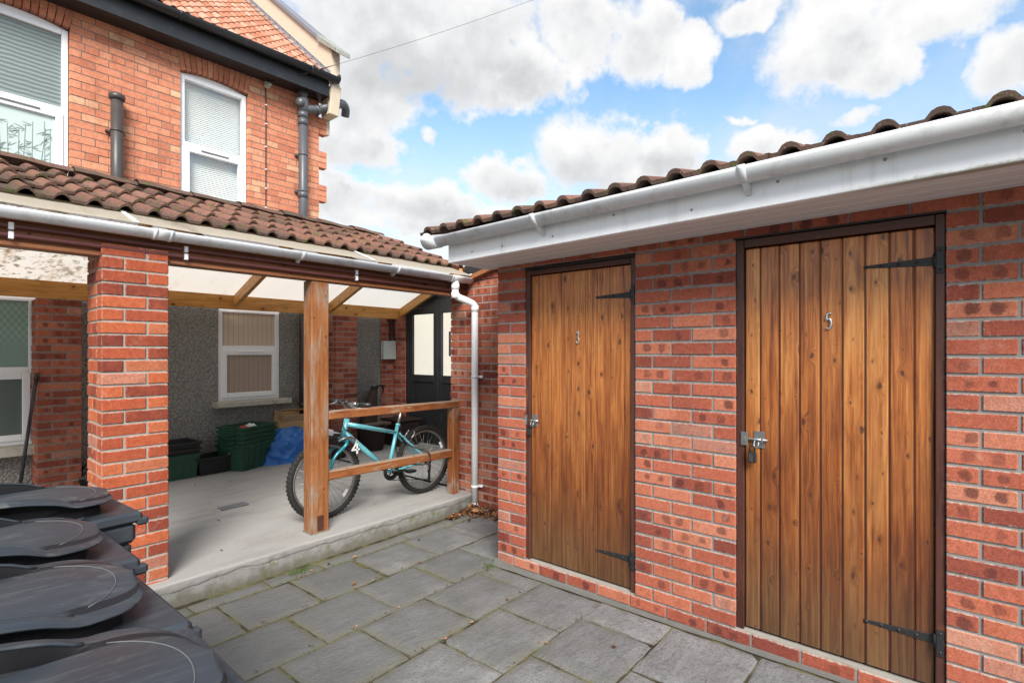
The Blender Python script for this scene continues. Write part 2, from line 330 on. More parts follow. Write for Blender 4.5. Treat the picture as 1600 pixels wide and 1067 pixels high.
# joint bed
m, nt, b = newmat('paving_joint'); P = wpos(nt)
n1 = noise(nt, P, 5, 4, .6); n2 = noise(nt, P, 60, 4, .7)
c = ramp(nt, n1, [(.3, (.028, .022, .016)), (.45, (.065, .055, .034)), (.58, (.15, .14, .062)), (.75, (.07, .082, .025))])
c = mixc(nt, sstep(nt, n2, .55, .7), c, mixc(nt, 1.0, c, (.4, .4, .4), 'MULTIPLY'))
bump(nt, b, n2, .8, .01); fin(nt, b, c, .95, 0, .2); MAT['paving_joint'] = m
plain('soil_ground', (.13, .125, .11), .95, 0, .3, 3, bmp=.4)
# wheelie bin plastic
m, nt, b = newmat('bin_plastic'); P = wpos(nt); r = rnd(nt)
st = nd(nt, 'ShaderNodeMapping'); put(nt, st.inputs[0], P); st.inputs['Rotation'].default_value = (0, 0, .25); st.inputs['Scale'].default_value = (4, 26, 10)
n1 = noise(nt, P, 6, 5, .62); n2 = noise(nt, st.outputs[0], 1.6, 6, .72)
c = mixc(nt, n1, (.018, .022, .027), (.042, .051, .062))
c = mixc(nt, mth(nt, 'MULTIPLY', sstep(nt, n2, .48, .76), .45), c, (.125, .135, .145))
c = mixc(nt, mth(nt, 'MULTIPLY', sstep(nt, noise(nt, P, 9, 6, .7), .56, .74), .6), c, (.20, .20, .165))
fin(nt, b, c, mth(nt, 'MULTIPLY_ADD', n1, .30, .26), 0, .5); bump(nt, b, n2, .12, .003); MAT['bin_plastic'] = m
# leaves
m, nt, b = newmat('dead_leaf'); r = rnd(nt)
fin(nt, b, ramp(nt, r[0], [(0, (.05, .022, .012)), (.4, (.14, .055, .025)), (.75, (.27, .12, .05)), (1, (.45, .26, .13))]), .7, 0, .3); MAT['dead_leaf'] = m
m, nt, b = newmat('grass_blade'); r = rnd(nt)
fin(nt, b, ramp(nt, r[0], [(0, (.045, .075, .022)), (1, (.12, .16, .05))]), .6, 0, .3); MAT['grass_blade'] = m

# translucent roof sheet: lets daylight through
def sheet_mat(nm, clean, dirty, tr_amt):
    m = bpy.data.materials.new(nm); m.use_nodes = True; nt = m.node_tree; nt.nodes.clear()
    out = nd(nt, 'ShaderNodeOutputMaterial'); P = wpos(nt); s = sep(nt, P)
    n1 = noise(nt, mapv(nt, P, (5, 1.4, 1)), 1.4, 6, .68); n2 = noise(nt, P, 14, 5, .7)
    left = mth(nt, 'SUBTRACT', 1.0, sstep(nt, s[0], .9, 1.7))
    dirt = sstep(nt, mth(nt, 'ADD', n1, mth(nt, 'MULTIPLY', left, .08)), .55, .78)
    c = mixc(nt, dirt, clean, dirty)
    alg = mth(nt, 'MULTIPLY', sstep(nt, mth(nt, 'ADD', n2, mth(nt, 'MULTIPLY', n1, .4)), .68, .84), mth(nt, 'MULTIPLY', left, sstep(nt, s[1], 4.5, 5.5)))
    c = mixc(nt, mth(nt, 'MULTIPLY', alg, .85), c, (.20, .13, .06))
    df = nd(nt, 'ShaderNodeBsdfDiffuse'); tl = nd(nt, 'ShaderNodeBsdfTranslucent'); gl = nd(nt, 'ShaderNodeBsdfGlossy')
    put(nt, df.inputs[0], c); put(nt, tl.inputs[0], c); gl.inputs[0].default_value = (1, 1, 1, 1); gl.inputs[1].default_value = .25
    mx = nd(nt, 'ShaderNodeMixShader'); mx.inputs[0].default_value = tr_amt
    nt.links.new(df.outputs[0], mx.inputs[1]); nt.links.new(tl.outputs[0], mx.inputs[2])
    mx2 = nd(nt, 'ShaderNodeMixShader'); mx2.inputs[0].default_value = .05
    nt.links.new(mx.outputs[0], mx2.inputs[1]); nt.links.new(gl.outputs[0], mx2.inputs[2]); nt.links.new(mx2.outputs[0], out.inputs[0])
    MAT[nm] = m
sheet_mat('roof_sheet', (.92, .89, .81), (.72, .61, .46), .72)
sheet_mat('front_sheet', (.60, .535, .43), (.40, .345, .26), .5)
# window glass: thin pane, Fresnel mirror over a clear body
def glass(name, tint, boost):
    m = bpy.data.materials.new(name); m.use_nodes = True; nt = m.node_tree; nt.nodes.clear()
    out = nd(nt, 'ShaderNodeOutputMaterial'); tr = nd(nt, 'ShaderNodeBsdfTransparent'); gl = nd(nt, 'ShaderNodeBsdfGlossy')
    tr.inputs[0].default_value = (*tint, 1); gl.inputs[1].default_value = .02
    ge = nd(nt, 'ShaderNodeNewGeometry'); dp_ = nd(nt, 'ShaderNodeVectorMath', operation='DOT_PRODUCT')
    nt.links.new(ge.outputs['Normal'], dp_.inputs[0]); nt.links.new(ge.outputs['Incoming'], dp_.inputs[1])
    fc = mth(nt, 'POWER', mth(nt, 'SUBTRACT', 1.0, mth(nt, 'ABSOLUTE', dp_.outputs['Value'])), 5.0)
    f = mth(nt, 'MULTIPLY_ADD', fc, .9, boost, clamp=True)
    mx = nd(nt, 'ShaderNodeMixShader'); put(nt, mx.inputs[0], f)
    nt.links.new(tr.outputs[0], mx.inputs[1]); nt.links.new(gl.outputs[0], mx.inputs[2]); nt.links.new(mx.outputs[0], out.inputs[0])
    MAT[name] = m
glass('glass', (.95, .97, .96), .16)
def frosted(name, col, kind, rough):
    m, nt, b = newmat(name); P = wpos(nt); s = sep(nt, P)
    n = noise(nt, P, 150, 3, .7); c = col
    if kind == 'reeded':   # rippled obscure glass
        w = mth(nt, 'SINE', mth(nt, 'MULTIPLY', mth(nt, 'ADD', s[2], mth(nt, 'MULTIPLY', noise(nt, P, 9, 3), .02)), 150))
        c = mixc(nt, mth(nt, 'MULTIPLY_ADD', w, .35, .5), tuple(x * .55 for x in col), tuple(min(1, x * 1.25) for x in col))
        bump(nt, b, mth(nt, 'ADD', n, w), .5, .004)
    if kind == 'lattice':  # etched diamond lattice on the top half
        a = mth(nt, 'MULTIPLY', s[0], 60); d = mth(nt, 'MULTIPLY', s[2], 40)
        l1 = mth(nt, 'ABSOLUTE', mth(nt, 'SINE', mth(nt, 'ADD', a, mth(nt, 'SINE', d))))
        l2 = mth(nt, 'ABSOLUTE', mth(nt, 'SINE', mth(nt, 'SUBTRACT', a, d)))
        l3 = mth(nt, 'ABSOLUTE', mth(nt, 'SINE', mth(nt, 'ADD', a, d)))
        ln = mth(nt, 'SUBTRACT', 1.0, sstep(nt, mth(nt, 'MINIMUM', l2, l3), .08, .28))
        ln = mth(nt, 'MULTIPLY', ln, sstep(nt, s[2], 1.50, 1.72))
        c = mixc(nt, mth(nt, 'MULTIPLY', ln, .6), col, tuple(min(1, x * 1.9) for x in col))
    if kind == 'blind':    # vertical blind behind thin patterned glass
        w = mth(nt, 'SINE', mth(nt, 'MULTIPLY', s[0], 105))
        c = mixc(nt, sstep(nt, w, .88, 1.0), col, tuple(x * .62 for x in col))
        c = mixc(nt, mth(nt, 'MULTIPLY', sstep(nt, noise(nt, P, 30, 4, .7), .45, .7), .25), c, tuple(x * .75 for x in col))
    fin(nt, b, c, rough, 0, .5); MAT[name] = m
frosted('reeded_glass', (.20, .245, .24), 'reeded', .22)
frosted('frost_green', (.46, .545, .53), '', .35)
frosted('lattice_glass', (.22, .33, .29), 'lattice', .2)
frosted('frost_dark', (.10, .125, .112), '', .3)
frosted('blind_glass', (.60, .50, .40), 'blind', .18)
frosted('blind_glass_dark', (.40, .31, .25), 'blind', .18)
frosted('drape_glass', (.62, .67, .66), '', .3)

# ------------------------------------------------------------------ mesh builder
class MB:
    def __init__(s): s.v = []; s.f = []; s.mi = []; s.uv = []; s.rn = []; s.sm = []
    def face(s, idx, mi=0, uv=None, rn=(.5, .5, .5), smooth=False):
        s.f.append(idx); s.mi.append(mi); s.uv.append(uv); s.rn.append(rn); s.sm.append(smooth)
    def vert(s, p): s.v.append(tuple(p)); return len(s.v) - 1
    def hexa(s, P, mi=0, rn=(.5, .5, .5), c=0.0, uvax=None):
        """P: 8 corners, bottom ring 0-3 ccw seen from above, top ring 4-7; c = chamfer."""
        P = [Vector(p) for p in P]
        quads = [(3, 2, 1, 0), (4, 5, 6, 7), (0, 1, 5, 4), (1, 2, 6, 5), (2, 3, 7, 6), (3, 0, 4, 7)]
        ctr = sum(P, Vector()) / 8
        if c <= 0:
            b = len(s.v); s.v += [tuple(p) for p in P]
            for q in quads: s._q(tuple(b + i for i in q), mi, rn, uvax)
            return
        fv = {}
        for fi, q in enumerate(quads):
            for k in range(4):
                a, n1, n2 = P[q[k]], P[q[k - 1]], P[q[(k + 1) % 4]]
                d1, d2 = n1 - a, n2 - a
                p = a + d1.normalized() * min(c, d1.length * .45) + d2.normalized() * min(c, d2.length * .45)
                fv[(fi, q[k])] = s.vert(p)
        for fi, q in enumerate(quads): s._q(tuple(fv[(fi, i)] for i in q), mi, rn, uvax)
        done = set()
        for fi, q in enumerate(quads):
            for k in range(4):
                a, b2 = q[k], q[(k + 1) % 4]
                key = frozenset((a, b2))
                if key in done: continue
                done.add(key)
                for fj, q2 in enumerate(quads):
                    if fj != fi and a in q2 and b2 in q2:
                        s._q((fv[(fi, b2)], fv[(fi, a)], fv[(fj, a)], fv[(fj, b2)]), mi, rn, uvax)
        for i in range(8):
            fs = [fi for fi, q in enumerate(quads) if i in q]
            t = [fv[(fi, i)] for fi in fs]
            a, b2, c2 = (Vector(s.v[k]) for k in t)
            if (b2 - a).cross(c2 - a).dot(P[i] - ctr) < 0: t.reverse()
            s._q(tuple(t), mi, rn, uvax)
    def _q(s, idx, mi, rn, uvax):
        uv = None
        if uvax:
            o, ua, va = uvax
            uv = [((Vector(s.v[i]) - o).dot(ua), (Vector(s.v[i]) - o).dot(va)) for i in idx]
        s.face(idx, mi, uv, rn)
    def box(s, x0, x1, y0, y1, z0, z1, mi=0, c=0.0, rn=None, grain=None):
        if x0 > x1: x0, x1 = x1, x0
        if y0 > y1: y0, y1 = y1, y0
        if z0 > z1: z0, z1 = z1, z0
        rn = rn or (R.random(), R.random(), R.random())
        P = [(x0, y0, z0), (x1, y0, z0), (x1, y1, z0), (x0, y1, z0), (x0, y0, z1), (x1, y0, z1), (x1, y1, z1), (x0, y1, z1)]
        g = {'x': (Vector((x0, y0, z0)), Vector((0, 1, .7)), Vector((1, 0, 0))), 'y': (Vector((x0, y0, z0)), Vector((1, 0, .7)), Vector((0, 1, 0))),
             'z': (Vector((x0, y0, z0)), Vector((.8, 1, 0)), Vector((0, 0, 1)))}
        s.hexa(P, mi, rn, c, g.get(grain))
    def obox(s, ctr, ax, ay, az, hx, hy, hz, mi=0, c=0.0, rn=None, grain=None):
        ctr = Vector(ctr); ax = Vector(ax).normalized(); ay = Vector(ay).normalized(); az = Vector(az).normalized()
        P = [ctr + ax * (hx * i) + ay * (hy * j) + az * (hz * k) for k in (-1, 1) for i, j in ((-1, -1), (1, -1), (1, 1), (-1, 1))]
        rn = rn or (R.random(), R.random(), R.random())
        g = None
        if grain == 'x': g = (P[0], ay + az * .7, ax)
        if grain == 'y': g = (P[0], ax + az * .7, ay)
        if grain == 'z': g = (P[0], ax + ay * .8, az)
        s.hexa(P, mi, rn, c, g)
    def tube(s, pts, r, n=10, mi=0, cap=True, rn=(.5, .5, .5), closed=False):
        pts = [Vector(p) for p in pts]; m = len(pts)
        rr = r if hasattr(r, '__len__') else [r] * m
        rings = []; up = None
        for i, p in enumerate(pts):
            if closed: t = pts[(i + 1) % m] - pts[i - 1]
            else: t = (pts[min(i + 1, m - 1)] - pts[max(i - 1, 0)])
            t = t.normalized() if t.length > 1e-9 else Vector((0, 0, 1))
            if up is None:
                up = Vector((0, 0, 1)) if abs(t.z) < .9 else Vector((1, 0, 0))
            a = t.cross(up); a = a.normalized() if a.length > 1e-6 else t.orthogonal().normalized()
            bb = a.cross(t).normalized(); up = bb
            rings.append([s.vert(p + (a * math.cos(2 * PI * k / n) + bb * math.sin(2 * PI * k / n)) * rr[i]) for k in range(n)])
        for i in range(m if closed else m - 1):
            A, B = rings[i], rings[(i + 1) % m]
            for k in range(n): s.face((A[k], A[(k + 1) % n], B[(k + 1) % n], B[k]), mi, None, rn, True)
        if cap and not closed:
            s.face(tuple(reversed(rings[0])), mi, None, rn); s.face(tuple(rings[-1]), mi, None, rn)
    def lathe(s, o, axis, prof, n=24, mi=0, rn=(.5, .5, .5), smooth=True):
        """prof: list of (radius, height along axis)."""
        o = Vector(o); axis = Vector(axis).normalized(); a = axis.orthogonal().normalized(); bb = axis.cross(a)
        rings = [[s.vert(o + axis * h + (a * math.cos(2 * PI * k / n) + bb * math.sin(2 * PI * k / n)) * max(r, 1e-4)) for k in range(n)] for r, h in prof]
        for i in range(len(rings) - 1):
            A, B = rings[i], rings[i + 1]
            for k in range(n): s.face((A[k], A[(k + 1) % n], B[(k + 1) % n], B[k]), mi, None, rn, smooth)
    def grid(s, fn, nu, nv, mi=0, rn=(.5, .5, .5), smooth=True, uvf=None):
        b = len(s.v)
        for j in range(nv + 1):
            for i in range(nu + 1): s.v.append(tuple(fn(i / nu, j / nv)))
        for j in range(nv):
            for i in range(nu):
                idx = (b + j * (nu + 1) + i, b + j * (nu + 1) + i + 1, b + (j + 1) * (nu + 1) + i + 1, b + (j + 1) * (nu + 1) + i)
                uv = None
                if uvf: uv = [uvf((i + a) / nu, (j + c) / nv) for a, c in ((0, 0), (1, 0), (1, 1), (0, 1))]
                s.face(idx, mi, uv, rn, smooth)
    def halfpipe(s, a, bpt, r, thick, side, n=12, mi=0, ext=1.0):
        """open-topped gutter from a to bpt; side: horizontal unit vector."""
        a = Vector(a); bpt = Vector(bpt); side = Vector(side).normalized(); up = Vector((0, 0, 1))
        prof = []
        for k in range(n + 1):
            t = PI * k / n; prof.append((-math.cos(t) * r, -math.sin(t) * r * ext))
        for k in range(n, -1, -1):
            t = PI * k / n; prof.append((-math.cos(t) * (r - thick), -math.sin(t) * (r - thick) * ext))
        rings = [[s.vert(p + side * u + up * w) for u, w in prof] for p in (a, bpt)]
        m = len(prof)
        for k in range(m): s.face((rings[0][k], rings[1][k], rings[1][(k + 1) % m], rings[0][(k + 1) % m]), mi, None, (.5, .5, .5), True)
        h = n + 1
        for rg in rings:
            for k in range(n): s.face((rg[k], rg[k + 1], rg[m - 2 - k], rg[m - 1 - k]), mi)
    def build(s, name, mats, parent=None, angle=40):
        me = bpy.data.meshes.new(name); me.from_pydata(s.v, [], s.f)
        for mname in (mats if isinstance(mats, (list, tuple)) else [mats]): me.materials.append(MAT[mname])
        me.polygons.foreach_set('material_index', s.mi)
        me.polygons.foreach_set('use_smooth', s.sm)
        if any(u is not None for u in s.uv):
            uvl = me.uv_layers.new(name='UVMap'); d = []
            for f, u in zip(s.f, s.uv):
                for k in range(len(f)): d += list(u[k]) if u else [0., 0.]
            uvl.data.foreach_set('uv', d)
        ca = me.color_attributes.new(name='rnd', type='FLOAT_COLOR', domain='CORNER'); d = []
        for f, r in zip(s.f, s.rn): d += [r[0], r[1], r[2], 1.] * len(f)
        ca.data.foreach_set('color', d)
        bm = bmesh.new(); bm.from_mesh(me); bmesh.ops.recalc_face_normals(bm, faces=bm.faces); bm.to_mesh(me); bm.free()
        me.update()
        o = bpy.data.objects.new(name, me); COL.objects.link(o)
        if parent is not None: o.parent = parent; o.matrix_parent_inverse = parent.matrix_world.inverted()
        return o
def place(o, loc, rz=0, rx=0, ry=0):
    o.matrix_basis = Matrix.Translation(loc) @ Matrix.Rotation(rz, 4, 'Z') @ Matrix.Rotation(rx, 4, 'X') @ Matrix.Rotation(ry, 4, 'Y')
def thing(name, label, cat, loc=(0, 0, 0), group=None):
    o = bpy.data.objects.new(name, None); o.empty_display_size = .1; COL.objects.link(o)
    o.location = loc; o['label'] = label; o['category'] = cat
    if group: o['group'] = group
    bpy.context.view_layer.update()
    return o
def tag(o, label, cat, group=None):
    o['label'] = label; o['category'] = cat
    if group: o['group'] = group
    return o
def dup(root, label):
    r = root.copy(); COL.objects.link(r); r['label'] = label
    for ch in root.children:
        c = ch.copy(); COL.objects.link(c); c.parent = r; c.matrix_parent_inverse = ch.matrix_parent_inverse
        for g in ch.children:
            d = g.copy(); COL.objects.link(d); d.parent = c; d.matrix_parent_inverse = g.matrix_parent_inverse
    return r
def smooth_path(P, k=6):
    P = [Vector(p) for p in P]; out = []
    for i in range(len(P) - 1):
        p0, p1, p2, p3 = P[max(i - 1, 0)], P[i], P[i + 1], P[min(i + 2, len(P) - 1)]
        for j in range(k):
            t = j / k
            out.append(.5 * ((2 * p1) + (p2 - p0) * t + (2 * p0 - 5 * p1 + 4 * p2 - p3) * t * t + (3 * p1 - p0 - 3 * p2 + p3) * t ** 3))
    out.append(P[-1]); return out

# ------------------------------------------------------------------ brickwork
def course(mb, o, ua, na, u0, u1, z0, h, bl, first, depth, mi, joint=.010, c=.004, jit=.0015, rowdepth=0):
    """one course of bricks on the plane through o, along ua, facing na."""
    u = u0; L = first
    while u < u1 - .012:
        e = min(u + L - joint, u1)
        if u1 - e < .03 and e < u1: e = u1
        p = R.uniform(-jit, jit) * 1.6 + rowdepth
        rn = (R.random(), R.random(), R.random())
        a, b2 = u + R.uniform(-.001, .001) * (u > u0), e + R.uniform(-.001, .001) * (e < u1)
        zb, zt = z0 + R.uniform(-.001, .001), z0 + h - joint + R.uniform(-.001, .001)
        base = Vector(o)
        P = []
        for zz in (zb, zt):
            for uu, dd in ((a, p), (b2, p), (b2, -depth), (a, -depth)):
                P.append(base + Vector(ua) * uu + Vector(na) * dd + Vector((0, 0, zz)))
        half = Vector(ua) * a + Vector(na) * p
        side = Vector(ua) * .999 - Vector(na) * 1.0
        mb.hexa(P, mi, rn, c, (base + half + Vector((0, 0, zb)), side, Vector((0, 0, 1))))
        u = e + joint; L = bl
def brickwork(mb, o, ua, na, u0, u1, z0, rows, h, bl, depth=.09, mi=0, phase=0, joint=.010, headers=0, c=.004):
    for k in range(rows):
        if headers and k % headers == headers - 1:
            course(mb, o, ua, na, u0, u1, z0 + k * h, h, bl / 2, bl / 2 * (1 if k % 2 else .5), depth, mi, joint, c)
        else:
            f = bl if (k + phase) % 2 == 0 else bl / 2
            course(mb, o, ua, na, u0, u1, z0 + k * h, h, bl, f, depth, mi, joint, c)

# ------------------------------------------------------------------ roof tiles
def tile_piece(mb, o, ux, sl, up, width, length, prof, thick, lift, rn, mi=0):
    """one tile: prof(t) height across, o = lower left corner, sl = up-slope dir; lower edge lifted."""
    n = 18
    def top(i, j):
        t = i
        return o + ux * (t * width) + sl * (j * length) + up * (prof(t) + lift * (1 - j))
    hm = max(prof(q / 40) for q in range(41))
    mb.grid(lambda i, j: top(i, j), n, 1, mi, rn, True, lambda i, j: (prof(i) / hm, j))
    mb.grid(lambda i, j: top(i, j) - up * thick, n, 1, mi, rn)
    mb.grid(lambda i, j: top(i, 0) - up * (thick * j), n, 1, mi, rn, False)
    mb.grid(lambda i, j: top(0, i) - up * (thick * j), 1, 1, mi, rn, False)
    mb.grid(lambda i, j: top(1, i) - up * (thick * j), 1, 1, mi, rn, False)
def roman(rolls, rh, rw):
    def f(t):
        x = (t * rolls) % 1.0 if t < 1 else 1.0
        d = (x - .5) / rw
        return rh * math.sqrt(max(0, 1 - d * d)) if abs(d) < 1 else 0.0
    return f
def pantile(t): return .019 * math.sin(2 * PI * (t * 1.0) - .6) + .018
def tile_roof(mb, x0, x1, o_y, o_z, rise, rows, gauge, width, prof, thick, lift, axis='x', ylen_dir=1, jit=.003):
    """eave along X (axis x), rising in +Y; or eave along Y rising in +X."""
    if axis == 'x': ux = Vector((1, 0, 0)); hz = Vector((0, ylen_dir, 0))
    else: ux = Vector((0, 1, 0)); hz = Vector((1, 0, 0))
    sl = (hz + Vector((0, 0, rise))).normalized(); up = ux.cross(sl)
    if up.z < 0: up = -up
    n = int(math.ceil((x1 - x0) / width))
    for rrow in range(rows):
        for k in range(n):
            a = x0 + k * width
            o = (Vector((a, o_y, o_z)) if axis == 'x' else Vector((o_y, a, o_z))) + sl * (rrow * gauge + R.uniform(-jit, jit) * 2) + up * R.uniform(0, jit)
            tile_piece(mb, o, ux, sl, up, width * .992, gauge * 1.18, prof, thick, lift, (R.random(), R.random(), R.random()))

# ================================================================== SETTING
def gz(y): return -.014 * (y - .5)
# ground sheet out to the horizon
g = MB(); g.grid(lambda i, j: ((i - .5) * 3000, (j - .5) * 3000, -.16), 4, 4)
o = g.build('ground', 'soil_ground'); o['kind'] = 'structure'
# paving: riven flags laid in courses along the veranda
pv = MB()
rowsY = [3.545, 3.405, 2.953, 2.503, 2.055, 1.607, 1.160, .708, .26, -.19, -.64, -1.09, -1.6]
joints = {1: [1.26, 1.713, 2.19, 2.662, 3.12], 2: [1.012, 1.468, 1.93, 2.40, 2.85], 3: [1.205, 1.658, 2.125, 2.612], 4: [.93, 1.39, 1.853, 2.325], 5: [1.15, 1.60, 2.06, 2.525],
          6: [.88, 1.34, 1.80, 2.262], 7: [1.1, 1.56, 2.02, 2.48], 8: [.86, 1.33, 1.79, 2.25], 0: [1.6, 1.985, 2.75, 3.3]}
def slab(mb, x0, x1, y0, y1):
    j = .0055; x0 += j; x1 -= j; y0 += j; y1 -= j
    if x1 - x0 < .03: return
    rn = (R.random(), R.random(), R.random()); tilt = (R.uniform(-.006, .006), R.uniform(-.006, .006)); dz = R.uniform(-.003, .004)
    nx = max(3, int((x1 - x0) / .035)); ny = max(3, int((y1 - y0) / .035))
    sx, sy = R.uniform(0, 50), R.uniform(0, 50)
    def P(i, k):
        x = x0 + (x1 - x0) * i; y = y0 + (y1 - y0) * k
        ex = min(i, 1 - i) * (x1 - x0); ey = min(k, 1 - k) * (y1 - y0); e = min(ex, ey)
        z = gz(y) + dz + tilt[0] * (i - .5) + tilt[1] * (k - .5) + .0045 * mn.noise((x * 7 + sx, y * 7 + sy, 0)) + .002 * mn.noise((x * 25 + sx, y * 25, 3))
        if e < .001:
            z -= .008; w = .006 * mn.noise((x * 14 + sx, y * 14 + sy, 9))
            x += w * (1 if ex < .001 else 0); y += w * (1 if ey < .001 else 0)
        return (x, y, z)
    def edge(i, k): return (min(min(i, 1 - i) * (x1 - x0), min(k, 1 - k) * (y1 - y0)), 0)
    mb.grid(P, nx, ny, 0, rn, True, edge)
    for f in (lambda i, k: (P(i, 0), P(i, 1))[int(k > 2)], ):
        pass
    for side in range(4):
        def S(i, k):
            p = {0: P(i, 0), 1: P(i, 1), 2: P(0, i), 3: P(1, i)}[side]
            return (p[0], p[1], p[2] - .03 * k)
        mb.grid(S, nx if side < 2 else ny, 1, 0, rn, False, lambda i, k: (0, 0))
for i in range(len(rowsY) - 1):
    ya, yb = rowsY[i + 1], rowsY[i]
    js = list(joints.get(i, []))
    if not js: js = [1.1 + (.23 if i % 2 else 0) + .46 * k for k in range(4)]
    while js[0] > -1.6: js.insert(0, js[0] - .46)
    end = 3.70 if ya > 2.45 else 2.762
    js = [x for x in js if x < end - .06] + [end]
    for a, b2 in zip(js[:-1], js[1:]): slab(pv, a, b2, ya, yb)
for i in range(3): pass
pv.grid(lambda i, j: (-2.6 + 6.4 * i, -1.8 + 5.5 * j, gz(-1.8 + 5.5 * j) - .011), 12, 12, 1)
o = pv.build('paving', ['paving_stone', 'paving_joint']); o['kind'] = 'structure'
# haunching along the shed foot
# veranda floor: raised concrete slab with a rough, rounded nosing
fl = MB()
NX = 130
prof = [(6.92, .1), (5.5, .1), (4.4, .1), (3.72, .1), (3.612, .1), (3.604, .0985), (3.600, .093), (3.599, .05), (3.598, .0), (3.597, -.14)]
def fp(i, j):
    x = -2.6 + 6.6 * i
    k = j * (len(prof) - 1); a = int(min(k, len(prof) - 2)); t = k - a
    y = prof[a][0] * (1 - t) + prof[a + 1][0] * t; z = prof[a][1] * (1 - t) + prof[a + 1][1] * t
    if k > 3.5:
        y += .006 * mn.noise((x * 2.3, 1, k * .3)) + .004 * mn.noise((x * 11, z * 20, 4)) + .003 * mn.noise((x * 34, z * 40, 8)); z += .003 * mn.noise((x * 4, 7, 0)) * (k < 6.5)
    if x > 3.69: x = 3.69 + (x - 3.69) * .2
    return (x, y, z)
fl.grid(fp, NX * 2, (len(prof) - 1) * 2, smooth=False)
# skim coat peeling from the nosing: wavy lower edge
def skim(i, j):
    x = .95 + 2.74 * i
    zl = .058 + .020 * mn.noise((x * 3.1, 2, 5)) + .012 * mn.noise((x * 9, 3, 5)) + .006 * mn.noise((x * 30, 3, 5))
    zz = .099 + (zl - .099) * j
    p = fp((x + 2.6) / 6.6, 1.0)
    yb = 3.60 + .006 * mn.noise((x * 2.3, 1, 2.1))
    return (x, yb - .005 - .003 * math.sin(j * PI * .8) + .003 * mn.noise((x * 22, zz * 30, 2)) + (.03 if j < .01 else 0), zz + (.002 if j < .2 else 0))
fl.grid(skim, 220, 6, smooth=False)
fl.grid(lambda i, j: (3.70 + 1.5 * i, 3.9 + 3.02 * j, .1), 4, 6)
o = fl.build('concrete_floor', 'concrete'); o['kind'] = 'structure'

# ================================================================== SHED
X, Y, Z = Vector((1, 0, 0)), Vector((0, 1, 0)), Vector((0, 0, 1))
shed = thing('brick_shed', 'red brick shed with white gutter, tiled roof and two varnished plank doors', 'shed', (2.8, 1.2, 0))
SX, SY = 2.80, 2.486
so = (SX, SY, 0); ua = -Y; na = -X
w = MB(); h = .0744
course(w, so, ua, na, 0, 3.9, 0, h, .225, .15, .09, 0)                           # base course under the doors
brickwork(w, so, ua, na, 0, .251, h, 27, h, .241)
brickwork(w, so, ua, na, 1.079, 1.646, h, 27, h, .2275, phase=1)
brickwork(w, so, ua, na, 2.482, 3.9, h, 27, h, .225, phase=1)
course(w, so, ua, na, 0, 3.9, 28 * h, .068, .225, .12, .09, 0)
brickwork(w, (SX + .09, SY, 0), X, Y, 0.01, 1.0, 0, 29, h, .225, phase=1)            # return wall
def core(u0, u1, z0, z1, d0=.006, d1=.2, mi=1): w.box(SX + d0, SX + d1, SY - u1, SY - u0, z0, z1, mi)
core(.004, .249, -.12, 2.14); core(1.081, 1.644, -.12, 2.14); core(2.484, 3.9, -.12, 2.14)
core(.2491, 1.0809, -.12, .062); core(1.6441, 2.4839, -.12, .062)
core(.2491, 1.0809, 2.086, 2.14); core(1.6441, 2.4839, 2.086, 2.14)
w.box(SX + .012, SX + .2, SY - .25, SY - .012, -.1, 2.14, 1)
for (u0, u1) in ((.2491, 1.0809), (1.6441, 2.4839)):                             # pale bedding ledge below the door
    w.box(SX + .012, SX + .11, SY - u1, SY - u0, .0622, .073, 2)
w.box(SX + .105, SX + .12, SY - 1.15, SY - .2, .03, 2.13, 1); w.box(SX + .105, SX + .12, SY - 2.55, SY - 1.58, .03, 2.13, 1)
w.box(SX + .21, SX + 1.0, SY - .1, SY - .012, -.1, 2.2, 1)
# concrete haunch along the foot
def haunch(i, j):
    y = SY + .02 - 3.9 * i; nn = .012 * mn.noise((y * 5, 0, 3)); e = max(0, (y - 2.05)) * .12
    return (SX - .003 - (.03 + nn) * j, y, gz(y) - .004 + (.012 + nn * .6 + e * .6) * (1 - j) ** 1.5)
w.grid(haunch, 80, 4, 3)
w.build('wall', ['brick_red', 'mortar_grey', 'mortar_pale', 'haunch_grey'], shed)
